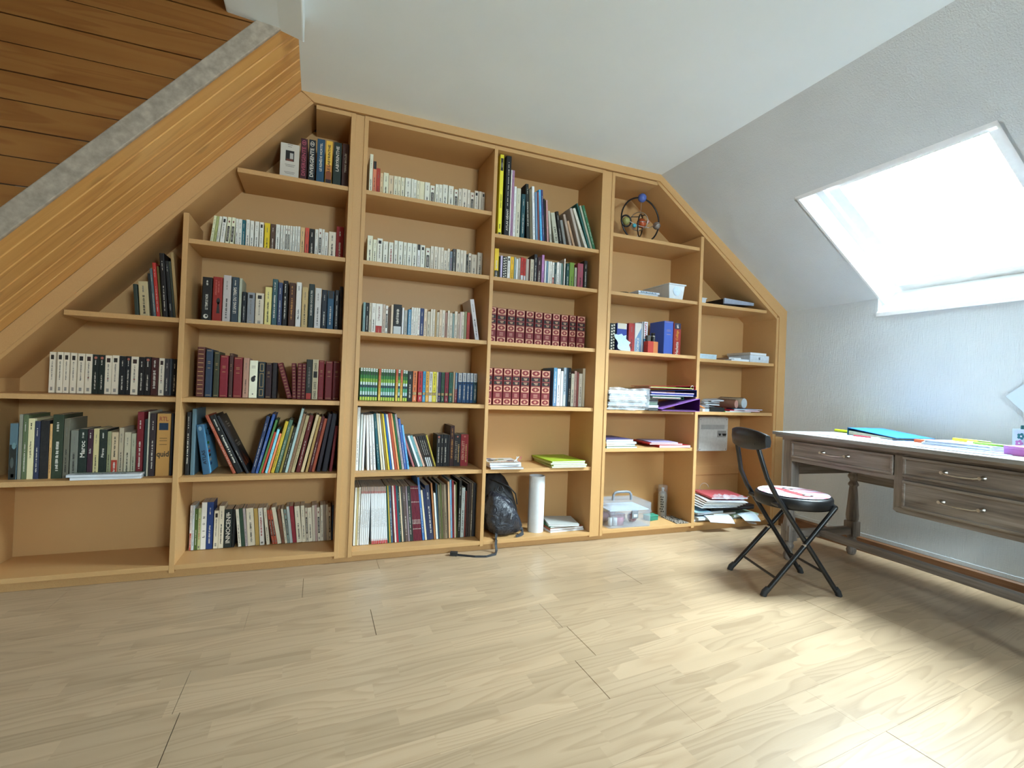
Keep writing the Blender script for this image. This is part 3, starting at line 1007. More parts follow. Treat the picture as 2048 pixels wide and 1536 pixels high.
0.4294,0.8440,0.0119,0.178,0,2c7a34,G
0.4429,0.8440,0.0120,0.177,0,d8964c,Y
0.4570,0.8440,0.0120,0.177,0,2c7a34,G
0.4697,0.8440,0.0121,0.176,0,2c7a34,G
0.4834,0.8440,0.0280,0.173,0,14120e,k
0.5128,0.8440,0.0235,0.175,0,c06a3c,N,01
0.5434,0.8440,0.0247,0.175,0,a8242c,N,03
0.5704,0.8440,0.0162,0.176,0,3a8cb4,N,02
0.5884,0.8440,0.0173,0.176,0,d89a3c,N,06
0.6074,0.8440,0.0193,0.175,0,c8c4bc,N,07
0.6284,0.8440,0.0213,0.176,0,d8c43c,N,08
0.6511,0.8440,0.0088,0.175,0,c8c0ac,w
0.6605,0.8440,0.0166,0.176,0,3c2c58,N,09
0.6793,0.8440,0.0196,0.175,0,2c5840,N,10
0.7013,0.8440,0.0217,0.176,0,8c2038,N,11
0.7264,0.8440,0.0219,0.176,0,2f6a58,N,12
0.7506,0.8440,0.0100,0.182,0,b5a080
0.7623,0.8440,0.0140,0.177,0,8c2c38,i
0.7801,0.8440,0.0252,0.176,0,1c4a78,t
0.8073,0.8440,0.0244,0.178,0,1c4a78,t
0.8336,0.8440,0.0194,0.178,0,1c4a78,t
0.8549,0.8440,0.0195,0.178,0,1c4a78,t
0.8763,0.8440,0.0232,0.178,0,1c4a58,t
@b3s4|comic_album|fifth shelf of the third bay|0.468|0.080
0.2087,0.4680,0.0154,0.341,0,c9d8d8,w
0.2279,0.4680,0.0112,0.303,0,b9c4c4
0.2419,0.4680,0.0112,0.300,0,d0d4d0
0.2698,0.4680,0.0121,0.300,-3.0,d0d4d0
0.2881,0.4680,0.0122,0.302,-4.1,d0d8d8,w
0.3043,0.4680,0.0122,0.304,-4.7,d0d4d0,w
0.3258,0.4680,0.0140,0.309,-6.3,1c5c68,k
0.3442,0.4680,0.0097,0.310,-7.0,c9c0a8
0.3573,0.4680,0.0088,0.310,-7.5,d8d4c8
0.3686,0.4680,0.0097,0.310,-7.9,8c7430
0.3809,0.4680,0.0097,0.310,-8.2,d8b83c
0.3932,0.4680,0.0097,0.310,-8.6,1c5c9c
0.4055,0.4680,0.0106,0.309,-8.9,d8d4c8
0.4182,0.4680,0.0125,0.313,-9.1,a84830
0.4334,0.4680,0.0098,0.313,-9.4,d89060
0.4454,0.4680,0.0098,0.311,-9.7,1c6438
0.4569,0.4680,0.0126,0.310,-9.8,a89ca0,w
0.4702,0.4680,0.0135,0.284,-9.5,3c5ca0,k
0.4870,0.4680,0.0108,0.249,-10,5c9cd0,w
@b3s4b|paperback|fifth shelf of the third bay|0.468|0.150
0.5301,0.4680,0.0108,0.188,-19.5,a8605c
0.5452,0.4680,0.0116,0.186,-20.3,2c3c38
0.5603,0.4680,0.0116,0.190,-20.8,d0d0cc
0.5734,0.4680,0.0144,0.190,-20.6,6c9c9c,w
0.5896,0.4680,0.0108,0.184,-20.7,c9a08c
0.6018,0.4680,0.0101,0.186,-19.3,3c3028
0.6131,0.4680,0.0101,0.187,-18.7,2c2420,W
0.6245,0.4680,0.0092,0.188,-18.6,2c2420,W
0.6349,0.4680,0.0093,0.189,-18.3,2c2420,W
0.6453,0.4680,0.0093,0.190,-18.2,2c2420
0.6557,0.4680,0.0093,0.191,-17.9,b09c3c
0.6652,0.4680,0.0227,0.187,0,171a20,kr
0.6887,0.4680,0.0149,0.187,0,15171b,k
0.7043,0.4680,0.0259,0.187,0,14171c,k
0.7306,0.4680,0.0120,0.184,0,14171c
0.7433,0.4680,0.0252,0.239,0,3a1612,Kg
0.7688,0.4680,0.0396,0.187,0,1c1618,X,KEN FOLLETT
0.8091,0.4680,0.0472,0.188,0,8c1a20,X,KEN FOLLETT
@b3s5|magazine|bottom shelf of the third bay|0.062|0.090
0.2136,0.0620,0.0096,0.313,0,c9cdc8
0.2249,0.0620,0.0074,0.312,0,b5a878
0.2343,0.0620,0.0082,0.314,0,c9c5b8,w
0.2465,0.0620,0.0082,0.315,0,c8ccd0,m
0.2564,0.0620,0.0083,0.315,0,c8ccd0,m
0.2663,0.0620,0.0083,0.314,0,c8ccd0,m
0.2762,0.0620,0.0083,0.314,0,c8ccd0,m
0.2862,0.0620,0.0083,0.314,0,c8ccd0,m
0.3098,0.0620,0.0083,0.314,-2.7,c8ccd0,M
0.3193,0.0620,0.0084,0.314,-2.9,c8ccd0,M
0.3289,0.0620,0.0084,0.314,-3.0,c8ccd0,M
0.3385,0.0620,0.0084,0.313,-3.2,c8ccd0,M
0.3481,0.0620,0.0084,0.313,-3.3,c8ccd0,M
0.3578,0.0620,0.0085,0.313,-3.5,c8ccd0,M
0.3675,0.0620,0.0085,0.313,-3.6,c8ccd0,M
0.3772,0.0620,0.0085,0.313,-3.8,c8ccd0,M
0.3869,0.0620,0.0085,0.313,-3.9,c8ccd0,M
0.3986,0.0620,0.0066,0.318,-4.4,1c4c3c
0.4065,0.0620,0.0066,0.318,-4.5,b59c3c
0.4144,0.0620,0.0109,0.317,-4.6,3c5c74,k
0.4269,0.0620,0.0055,0.315,-4.8,5c2028
0.4355,0.0620,0.0094,0.317,-5.2,c9bcb4
0.4473,0.0620,0.0094,0.318,-5.5,9c1c34
0.4576,0.0620,0.0087,0.318,-5.5,1c5c68
0.4668,0.0620,0.0079,0.314,-5.5,2a3c34,k
0.4760,0.0620,0.0071,0.312,-5.6,c9b596
0.4839,0.0620,0.0079,0.309,-5.5,4c4c48
0.4941,0.0620,0.0159,0.311,-5.8,5c4c48,k
0.5106,0.0620,0.0080,0.311,-5.5,8c7c84
0.5192,0.0620,0.0137,0.311,-5.4,2c3834,k
0.5345,0.0620,0.0032,0.309,-5.5,4c4c48
0.5398,0.0620,0.0064,0.312,-5.8,6c1c30,j
0.5480,0.0620,0.0065,0.312,-6.0,6c1c30,j
0.5558,0.0620,0.0065,0.312,-6.1,6c1c30,j
0.5637,0.0620,0.0065,0.311,-6.2,6c1c30,j
0.5716,0.0620,0.0065,0.311,-6.3,6c1c30,j
0.5795,0.0620,0.0065,0.311,-6.4,6c1c30,j
0.5902,0.0620,0.0114,0.360,-7.1,3c6ca8,k
0.6054,0.0620,0.0098,0.286,-7.6,c9bca0
0.6157,0.0620,0.0132,0.292,-7.2,1c2c54
0.6294,0.0620,0.0240,0.313,-7.1,2c3450,k
0.6564,0.0620,0.0092,0.324,-5.9,a06a40
0.6692,0.0620,0.0100,0.266,-5.8,c9cdc8
0.6803,0.0620,0.0067,0.322,-5.1,2c4a5c
0.6889,0.0620,0.0118,0.311,-4.7,6c6448,w
0.7017,0.0620,0.0068,0.321,-4.5,5c6434
0.7095,0.0620,0.0110,0.311,-4.4,6c5c44,w
0.7216,0.0620,0.0136,0.311,-4.3,8c7c64,w
0.7359,0.0620,0.0060,0.309,-4.1,3c2c1c
0.7424,0.0620,0.0103,0.328,-3.5,c9a078
0.7537,0.0620,0.0103,0.338,-3.4,6c9cc0,k
0.7651,0.0620,0.0095,0.333,-2.9,8c2430,w
0.7756,0.0620,0.0086,0.308,-2.8,c9b8a4
0.7853,0.0620,0.0069,0.321,-2.6,4c5420
0.7932,0.0620,0.0148,0.332,0,1c1c18,k
0.8100,0.0620,0.0201,0.289,0,a9b0ac,w
0.8322,0.0620,0.0079,0.268,0,702c24
0.8420,0.0620,0.0114,0.310,0,2c1c18
0.8554,0.0620,0.0115,0.316,0,3c2c24
0.8689,0.0620,0.0097,0.313,0,6c5c48,k
0.8806,0.0620,0.0116,0.314,0,1c1c20
0.8941,0.0620,0.0053,0.308,0,141418
@b4s0|picture_book|top shelf of the fourth bay|1.836|0.040
0.9507,1.8360,0.0240,0.515,0,d8c430,d,DINO GÉANT
0.9898,1.8360,0.0321,0.507,0,14161c,T,ATLAS GÉANT
1.0224,1.8360,0.0068,0.396,0,d0ccc4
1.0298,1.8360,0.0157,0.396,0,9c7490,U,La Grande Aventure de la Peinture
1.0462,1.8360,0.0147,0.303,0,d0d0cc,w
1.0617,1.8360,0.0277,0.296,0,b9b5a0,w
1.0953,1.8360,0.0249,0.267,0,1c4c54,k
1.1362,1.8360,0.0200,0.332,-3.3,1c2420,T,SUR LES MERS DE FRANCE
1.1587,1.8360,0.0171,0.304,-3.5,6c6450
1.1779,1.8360,0.0162,0.325,-3.5,d4d8d4,w
1.1985,1.8360,0.0122,0.294,-3.6,6c8ca8
1.2130,1.8360,0.0082,0.297,-3.4,8c5050
1.2270,1.8360,0.0143,0.313,-4.4,4ca0d8,w
1.2427,1.8360,0.0134,0.315,-4.5,3c3c6c,k
1.2579,1.8360,0.0093,0.264,-4.4,1c1a20
1.2726,1.8360,0.0114,0.259,-4.3,b08484
1.2916,1.8360,0.0145,0.196,-6.3,b5b0a0,U,HISTOIRE
1.3235,1.8360,0.0290,0.189,-10.8,a9a794,U,DE L'ART
1.3589,1.8360,0.0188,0.203,-10,1c1816,k
1.3869,1.8360,0.0188,0.154,-12.5,7c7c78
1.4277,1.8360,0.0166,0.196,-16.1,a08c7c,w
1.4530,1.8360,0.0144,0.161,-18.5,b08c6c,w
1.4938,1.8360,0.0177,0.246,-18.0,a89c90
1.5385,1.8360,0.0184,0.257,-22.6,c0bcac,w
1.5638,1.8360,0.0105,0.290,-20.2,1c5c54
1.5780,1.8360,0.0137,0.278,-19.7,9c9c88
1.5956,1.8360,0.0191,0.281,-19.4,2c6c48,k
@b4s1|paperback|second shelf of the fourth bay|1.586|0.100
0.9593,1.5860,0.0262,0.188,0,d8b02c,z
0.9897,1.5860,0.0066,0.144,0,1c1c1c
0.9983,1.5860,0.0123,0.150,0,b5a8c4
1.0127,1.5860,0.0275,0.147,0,20201e,c
1.0426,1.5860,0.0182,0.151,0,d0ccc4,s
1.0630,1.5860,0.0211,0.151,0,d8a01c,w
1.0864,1.5860,0.0125,0.151,0,8c9c98,w
1.1006,1.5860,0.0107,0.143,0,d0d4d0
1.1129,1.5860,0.0146,0.149,0,a89c90,w
1.1297,1.5860,0.0185,0.156,0,b03028,W
1.1500,1.5860,0.0127,0.152,0,b03028,W
1.1644,1.5860,0.0187,0.151,0,a89c90
1.1854,1.5860,0.0059,0.152,0,5c2c1c
1.1934,1.5860,0.0228,0.153,0,b5aa94,w
1.2186,1.5860,0.0199,0.187,0,2c2c34,k
1.2419,1.5860,0.0251,0.171,0,3c1c20,k
1.2705,1.5860,0.0161,0.190,0,b07cb0,w
1.2910,1.5860,0.0101,0.156,0,d0d4d0
1.3028,1.5860,0.0112,0.156,0,6c8ca0,w
1.3157,1.5860,0.0102,0.155,0,d0ccc4
1.3276,1.5860,0.0133,0.156,0,d0ccc4,w
1.3437,1.5860,0.0133,0.153,0,d0ccc4,R
1.3588,1.5860,0.0134,0.154,0,2c4c50,k
1.3740,1.5860,0.0176,0.157,0,d0ccc4,w
1.3940,1.5860,0.0114,0.155,0,b9b9b4,w
1.4071,1.5860,0.0104,0.154,0,5c7c74
1.4257,1.5860,0.0084,0.186,0,c9c5bc
1.4416,1.5860,0.0210,0.159,0,1c4844,k
1.4651,1.5860,0.0328,0.168,0,6c8c34,w
1.5017,1.5860,0.0149,0.140,0,a9a894,w
1.5233,1.5860,0.0408,0.170,0,9c4c5c,w
1.5691,1.5860,0.0238,0.192,0,1c1614,k
@b4s2|encyclopedia_volume|third shelf of the fourth bay|1.211|0.110
0.9317,1.2110,0.0570,0.215,0,701820,E
0.9924,1.2110,0.0607,0.211,0,701820,E
1.0580,1.2110,0.0530,0.211,0,701820,E
1.1147,1.2110,0.0606,0.210,0,701820,E
1.1802,1.2110,0.0556,0.210,0,701820,E
1.2407,1.2110,0.0544,0.209,0,701820,E
1.3000,1.2110,0.0572,0.208,0,701820,E
1.3633,1.2110,0.0528,0.209,0,701820,E
1.4233,1.2110,0.0515,0.208,0,701820,E
1.4820,1.2110,0.0490,0.210,0,701820,E
1.5372,1.2110,0.0616,0.210,0,701820,E
@b4s3|encyclopedia_volume|fourth shelf of the fourth bay|0.839|0.120
0.9295,0.8390,0.0528,0.221,0,701820,E
0.9874,0.8390,0.0611,0.221,0,701820,E
1.0516,0.8390,0.0555,0.221,0,701820,E
1.1101,0.8390,0.0518,0.221,0,701820,E
1.1661,0.8390,0.0604,0.220,0,701820,E
1.2331,0.8390,0.0694,0.220,0,701820,E
1.3071,0.8390,0.0601,0.220,0,701820,E
@b4s3b|paperback|fourth shelf of the fourth bay|0.839|0.120
1.3907,0.8390,0.0249,0.242,0,5c7c9c,i
1.4171,0.8390,0.0228,0.237,0,d0d4d4,w
1.4438,0.8390,0.0160,0.223,0,d0d0cc
1.4624,0.8390,0.0184,0.246,0,9cacb8,W
1.4829,0.8390,0.0116,0.245,0,2c4c60
1.4976,0.8390,0.0174,0.247,0,14161a,k
1.5177,0.8390,0.0210,0.210,0,c9c5b4,w
1.5402,0.8390,0.0164,0.228,0,b5948c,w
1.5587,0.8390,0.0130,0.220,0,8c4c48
1.5737,0.8390,0.0237,0.213,0,c0b8a8,w
1.6001,0.8390,0.0178,0.248,0,b0a48c
@b5s2|reference_book|third shelf of the fifth bay|1.211|0.080
1.7677,1.2110,0.0427,0.180,0,202824,c
1.8200,1.2110,0.0777,0.185,0,2c4090,h
1.9112,1.2110,0.0471,0.192,0,9c2c2c,w
1.9621,1.2110,0.0523,0.197,0,c5ccd0,S,SCIENCE
2.0199,1.2110,0.0436,0.211,0,c0c4cc,H,HARRAP'S
2.1978,1.2110,0.0763,0.231,0,3c5ab0,l
2.2803,1.2110,0.0610,0.223,0,9c2c24,I,Hachette Collège
'''
DARK, PALE, GREY = lin('2a2624'), lin('d8d2c4'), lin('77716a')
RED, GOLD = lin('9c1c1c'), lin('c9a468')


class Spine:
    def __init__(s, b, x0, x1, h, seed):
        s.b, s.x0, s.x1, s.h = b, x0, x1, h; s.r = random.Random(seed); s.y = -.0003

    def X(s, u): return s.x0 + (s.x1 - s.x0) * u

    def rect(s, u0, u1, v0, v1, col, lift=0):
        y = s.y - lift * .00015
        s.b.add([(s.X(u0), y, v0 * s.h), (s.X(u1), y, v0 * s.h), (s.X(u1), y, v1 * s.h), (s.X(u0), y, v1 * s.h)], [(0, 1, 2, 3)], 0, col)

    def poly(s, pts, col, lift=1):
        y = s.y - lift * .00015
        s.b.add([(s.X(u), y, v * s.h) for u, v in pts], [tuple(range(len(pts)))], 0, col)

    def oval(s, u, v, ru, rv, col, lift=1, n=12):
        s.poly([(u + ru * math.cos(2 * math.pi * i / n), v + rv * math.sin(2 * math.pi * i / n)) for i in range(n)], col, lift)

    def scrib(s, u0, u1, v0, v1, col, lift=1):
        """a printed line too small to read: marks of uneven length up the spine"""
        v = v0
        while v < v1:
            l = s.r.uniform(.006, .02); a = s.r.uniform(0, .25) * (u1 - u0)
            s.rect(u0 + a, u1 - s.r.uniform(0, .2) * (u1 - u0), v, min(v + l, v1), col, lift)
            v += l + s.r.choice((.004, .004, .005, .018))

    def lines(s, u0, u1, vs, col, t=.008):
        for v in vs:
            s.rect(u0, u1, v, v + t, col, 1)

    def title(s, t, col, v0=.1, v1=.72, uc=.5, uw=.55, par=None):
        hgt = (s.x1 - s.x0) * uw; L = (v1 - v0) * s.h
        vs, fs, w, h = text_shape(t)
        L = min(L, w / h * hgt * 1.25); hgt = min(hgt, L / (w / h) * 1.5)
        tb = MB()
        letters(tb, t, (s.X(uc) + hgt / 2, s.y - .0003, v0 * s.h), (0, 0, 1), (-1, 0, 0), L, hgt, col)
        return tb

    def flat(s, t, col, u0, u1, v0, v1, tb=None):
        tb = tb or MB()
        letters(tb, t, (s.X(u0), s.y - .0004, v0 * s.h), (1, 0, 0), (0, 0, 1), (s.x1 - s.x0) * (u1 - u0), (v1 - v0) * s.h, col)
        return tb


def decorate(s, st, tx, col):
    """prints the spine; returns the lettering, if it has any that can be read"""
    c = st[:1]
    if c == 'w':
        s.scrib(.34, .66, .10, s.r.uniform(.45, .62), DARK); s.scrib(.38, .6, .70, .88, GREY)
    elif c == 'r':
        s.scrib(.3, .72, .25, .75, RED); s.scrib(.35, .6, .8, .9, GREY); s.rect(.2, .8, .04, .09, GREY)
    elif c == 's':
        s.rect(.2, .8, .82, .93, lin('3a2420') if 'r' in st else DARK); s.scrib(.36, .62, .32, .78, GREY); s.rect(.28, .72, .06, .14, GREY); s.lines(.28, .72, (.08, .11), PALE, .01)
        if 'r' in st: s.oval(.5, .4, .14, .014, RED)
    elif c == 'k':
        s.scrib(.34, .66, .12, s.r.uniform(.45, .65), PALE); s.scrib(.36, .6, .74, .88, PALE)
        if 'r' in st: s.oval(.5, .92, .3, .035, lin('b86a58'))
    elif c == 'K':
        q = lin('b8803c') if len(st) > 1 else PALE
        s.scrib(.25, .7, .18, .66, q); s.scrib(.3, .6, .74, .93, q)
    elif c == 'F':
        s.scrib(.3, .7, .2, .4, PALE)
    elif c == 'b':
        s.rect(.14, .86, .24, .72, DARK); s.scrib(.35, .65, .28, .68, PALE, 2); s.oval(.5, .86, .25, .035, lin('8c5048')); s.rect(.3, .7, .05, .12, GREY)
    elif c == 'R':
        s.rect(0, 1, 0, .38, lin('b03a28')); s.scrib(.3, .7, .06, .33, PALE); s.scrib(.34, .66, .45, .9, DARK)
    elif c == 'h':
        top = PALE if s.h < .2 and st == 'h' and sum(col) < .6 else DARK
        s.rect(0, 1, .80, 1, lin('9c3a30') if col == lin('24506c') else (PALE if top == PALE else DARK)); s.scrib(.34, .66, .15, .6, PALE if sum(col) < .8 else DARK)
    elif c == 'i':
        s.rect(0, 1, .45, 1, lin('5c94b8')); s.scrib(.3, .7, .08, .9, PALE, 2)
    elif c == 't':
        s.rect(0, 1, .70, 1, lin('c9cdd0')); s.scrib(.32, .68, .74, .95, GREY, 2); s.scrib(.3, .72, .1, .58, PALE); s.oval(.5, .65, .3, .02, DARK)
    elif c == 'N':
        s.rect(0, 1, .215, .31, lin('1a1612')); s.rect(.08, .92, .225, .30, lin('d8b87c'), 1)
        s.scrib(.3, .7, .55, .95, DARK); s.scrib(.32, .68, .36, .48, DARK); s.scrib(.32, .68, .05, .16, PALE)
        return s.flat(tx, DARK, .2, .8, .24, .285)
    elif c == 'G':
        for v0, v1, q in ((.90, 1, 'd4dcd8'), (.79, .90, '1f3c2a'), (.68, .79, '2f7c3c'), (.57, .68, '8cb83c'), (.48, .57, 'c4d8d8'), (.40, .48, '1c2450'), (.28, .40, '4ca07c'), (.17, .28, 'b4d0d4'), (.11, .17, '1c2450'), (0, .11, 'b4c848')):
            s.rect(0, 1, v0, v1, lin(q))
        s.rect(.3, .7, .93, .97, GREY, 1); s.scrib(.35, .65, .6, .87, DARK, 2)
    elif c == 'Y':
        for i, q in enumerate(('d8c05c', 'd8b048', 'd89a44', 'cc6c40', 'b03c34')):
            s.rect(0, 1, i * .2, i * .2 + .2, lin(q))
        s.scrib(.35, .65, .2, .8, DARK)
    elif c and c in 'mM':
        s.rect(0, 1, .925, 1, lin('b09484')); s.rect(0, 1, .885, .925, lin('a85c54')); s.scrib(.35, .6, .3, .62, GREY)
        if c == 'M': s.rect(0, 1, 0, .055, lin('c01c14')); s.rect(.3, .55, .02, .085, lin('c01c14'), 1)
    elif c == 'j':
        for v in (.95, .70, .37, .31, .21): s.rect(.1, .9, v, v + .014, PALE)
        s.rect(.2, .6, .33, .36, PALE)
    elif c == 'g':
        s.lines(.04, .96, [.06 + .088 * i for i in range(11)], GOLD, .01)
    elif c == 'l':
        s.lines(.25, .75, (.60, .70, .735), GOLD, .008); s.lines(.05, .95, (.03, .965), GOLD, .008)
    elif c == 'p':
        for v0, v1 in ((.06, .24), (.3, .68), (.74, .95)):
            s.rect(.12, .88, v0, v1, GOLD); s.rect(.2, .8, v0 + .012, v1 - .012, col, 1)
    elif c == 'P':
        s.rect(0, 1, .0, 1, lin('c4b694'))
        for v in (.1, .33, .8):
            s.rect(.2, .8, v - .07, v + .1, DARK, 1); s.rect(.26, .74, v - .058, v + .088, lin('c4b694'), 2); s.rect(.42, .58, v - .04, v + .07, DARK, 3)
        s.rect(.05, .95, .54, .70, DARK, 1); s.lines(.2, .8, (.58, .62, .66), GOLD, .01)
    elif c == 'o':
        s.oval(.5, .5, .34, .075, DARK); s.oval(.7, .57, .2, .03, DARK); s.rect(.3, .6, .43, .46, DARK); s.lines(.2, .8, (.80, .84), GREY, .012); s.oval(.5, .1, .12, .02, GREY)
    elif c == 'B':
        s.rect(-.02, 1.02, 0, .15, lin('b03428')); s.scrib(.3, .7, .3, .8, GREY)
    elif c == 'W':
        dark = sum(col) < .25
        s.rect(0, 1, 0, .30, lin('d0d4d4')); s.scrib(.3, .7, .38, .85, PALE if dark else DARK)
    elif c == 'z':
        s.rect(0, 1, 0, .30, DARK); s.scrib(.3, .7, .04, .26, PALE); s.scrib(.3, .7, .36, .62, PALE)
    elif c == 'c':
        for i in range(9):
            for j in range(2): s.oval(.27 + .46 * j, .07 + .105 * i + .03 * j, .17, .034, PALE)
    elif c == 'D':
        s.rect(0, 1, 0, .62, lin('20241f')); s.oval(.6, .6, .3, .06, lin('6c8c90')); s.oval(.4, .3, .25, .1, lin('4c5450')); s.rect(.3, .7, .04, .1, PALE)
    elif c == 'y':
        s.oval(.66, .47, .26, .07, DARK); s.poly([(.56, .45), (.76, .45), (.88, .2), (.44, .2)], DARK); s.scrib(.2, .42, .6, .93, lin('b8584c')); s.scrib(.55, .75, .66, .9, lin('b8584c'))
    elif c == 'd':
        s.rect(0, 1, 0, .035, DARK); s.rect(0, 1, .80, .955, DARK); s.oval(.5, .87, .36, .035, GREY); s.rect(.3, .6, .08, .14, DARK)
        return s.title(tx, DARK, .34, .66, .5, .6)
    elif c == 'A':
        s.oval(.5, .92, .3, .045, lin('7c98a8'))
        return s.title(tx, lin('0c1420'), .2, .80, .5, .6)
    elif c == 'q':
        s.rect(.14, .86, .735, .85, lin('1c3450')); s.lines(.2, .8, (.60, .56, .50), lin('7c5c30'), .01)
        return [s.flat('RTL', lin('a8543c'), .15, .85, .88, .95), s.flat('quid', DARK, .02, .98, .28, .40)]
    elif c == 'E':
        G = lin('d0a080'); R = col
        for v0, v1 in ((.82, .985), (.365, .52), (.012, .165)):
            s.rect(.02, .98, v0, v1, G); m_ = (v0 + v1) / 2
            s.oval(.5, m_, .42, (v1 - v0) * .42, R, 1, 14); s.oval(.5, m_, .27, (v1 - v0) * .27, lin('8c2c2c'), 2, 10)
            s.poly([(.5 + a, m_ + q) for a, q in ((.2, 0), (.06, .012), (0, .045), (-.06, .012), (-.2, 0), (-.06, -.012), (0, -.045), (.06, -.012))], G, 3)
        for v0, v1 in ((.68, .78), (.555, .645)):
            s.rect(.02, .98, v0, v1, lin('17130f')); s.rect(.3, .75, v0 + .055, v0 + .072, G, 1); s.rect(.38, .7, v0 + .025, v0 + .04, G, 1)
        s.lines(.02, .98, (.795, .66, .535, .35, .18), lin('9c5848'), .008)
        s.lines(.28, .74, (.29, .255, .22), lin('c08878'), .016)
    elif c == 'S':
        s.poly([(0, .45), (1, .85), (1, 1), (0, 1)], lin('d8d4cc')); s.poly([(0, 0), (1, 0), (1, .85), (0, .45)], lin('6c90b4'))
        return s.title(tx, PALE, .04, .5, .45, .42)
    elif c == 'H':
        s.rect(0, 1, 0, .45, lin('3c80b0')); s.rect(0, .2, 0, 1, DARK, 1); s.scrib(.35, .85, .05, .4, PALE, 2)
        return s.title(tx, lin('b0202c'), .48, .97, .6, .5)
    elif c == 'I':
        s.rect(0, 1, .82, 1, lin('2c3450')); s.scrib(.3, .7, .85, .96, PALE)
        tb = s.title('Hachette', PALE, .03, .42, .45, .5)
        t2 = s.title('Collège', lin('d8a030'), .47, .78, .5, .5)
        return [tb, t2]
    elif c == 'V':
        s.rect(0, 1, 0, .28, lin('b0241c')); s.scrib(.4, .6, .06, .22, lin('d09080'))
        return s.title('Le Rouge et le Noir', lin('7c2c34'), .45, .92, .5, .35)
    elif c == 'X':
        s.scrib(.62, .82, .12, .7, GOLD); s.oval(.5, .93, .14, .03, lin('b86a58'))
        return s.title(tx, lin('8c7c6c') if sum(col) < .1 else lin('d09a84'), .2, .8, .3, .36)
    elif c and c in 'TU':
        q = PALE if c == 'T' else DARK
        if 'r' in st: q = lin('a8485c')
        if 'l' in st:
            q = DARK
            for v0, v1, k in ((0, .2, '2c1c20'), (.2, .36, '8c4a28'), (.36, .5, 'c9803a')): s.rect(0, 1, v0, v1, lin(k))
        if tx == 'DIVERGENTE':
            s.oval(.5, .91, .34, .055, q); s.oval(.5, .91, .26, .042, col, 2); s.rect(.3, .7, .9, .92, q, 3)
        elif tx in ('LION',):
            pass
        elif tx in ('HISTOIRE', "DE L'ART", 'LE REMÈDE MORTEL', 'LABYRINTHE', 'LE LABYRINTHE', 'TERRE BRÛLÉE', 'SCIENCES OCCULTES'):
            pass
        else:
            s.scrib(.36, .62, .82, .93, q)
        if tx == 'LE TEMPLE NOIR': s.oval(.45, .12, .3, .05, PALE); s.oval(.52, .13, .15, .025, DARK, 2)
        if tx == 'LION':
            tb = MB()
            for i, ch in enumerate('LION'):
                letters(tb, ch, (s.X(.78), s.y - .0004, (.25 + .135 * i) * s.h), (0, 0, 1), (-1, 0, 0), .010 if ch != 'I' else .003, (s.x1 - s.x0) * .5, DARK)
            return tb
        big = tx in ('INNOCENT', 'LE SANG DU TEMPS', 'DIVERGENTE', 'SUR LES MERS DE FRANCE', "L'ART", 'HISTOIRE', "DE L'ART", 'Maroc', 'ATLAS GÉANT')
        v0, v1 = {'DIVERGENTE': (.2, .82), 'LE REMÈDE MORTEL': (.34, .92), 'LE LABYRINTHE': (.36, .92), 'LABYRINTHE': (.40, .92), 'TERRE BRÛLÉE': (.40, .94), 'SCIENCES OCCULTES': (.3, .92), 'CHRISTIANE': (.15, .55), 'ATLAS GÉANT': (.07, .34), 'SUR LES MERS DE FRANCE': (.24, .93), 'HISTOIRE': (.10, .86), "DE L'ART": (.10, .72), 'Maroc': (.42, .8), 'Pérou': (.42, .8), 'Sicile': (.5, .8), 'La Grande Aventure de la Peinture': (.05, .66), 'Le guide du Pérou': (.35, .85), 'LE SANG DU TEMPS': (.22, .78), 'INNOCENT': (.12, .9), 'Max Gallo': (.2, .5), 'LE TEMPLE NOIR': (.27, .62), 'CHRISTIANE F.': (.15, .55), "TERRES D'AVENTURE": (.62, .95), 'JACQUES SAUREL': (.48, .95), 'MÉMOIRE': (.25, .5)}.get(tx, (.12, .72))
        if tx == 'ATLAS GÉANT': s.scrib(.42, .6, .38, .82, PALE)
        return s.title(tx, lin('c09a50') if tx == 'JACQUES SAUREL' else q, v0, v1, .5, .62 if big else .42)
    return None


COLOURS = [('black', 0, 0, .035), ]

def colour_name(hexs):
    r, g, b = (int(hexs[i:i + 2], 16) / 255 for i in (0, 2, 4))
    h, s_, v = colorsys.rgb_to_hsv(r, g, b); h *= 360
    if v < .16: return 'black'
    if s_ < .13: return 'white' if v > .72 else 'light grey' if v > .6 else 'grey' if v > .35 else 'dark grey'
    if v > .75 and s_ < .28 and 25 < h < 75: return 'cream'
    if v > .62 and s_ < .36 and h < 75: return 'beige'
    dark = 'dark ' if v < .33 else ''
    if h < 14 or h > 340:
        return dark + ('red' if s_ > .45 else 'brown') if v < .75 or s_ > .5 else 'pink'
    if h < 42: return dark + 'brown' if v < .6 else ('orange' if s_ > .55 else 'tan')
    if h < 68: return ('yellow' if s_ > .5 and v > .6 else 'olive' if v < .65 else 'pale yellow')
    if h < 165: return dark + 'green'
    if h < 200: return dark + 'teal' if s_ > .3 else dark + 'grey-green'
    if h < 250: return (dark or ('light ' if v > .7 else '')) + 'blue'
    return dark + 'purple'


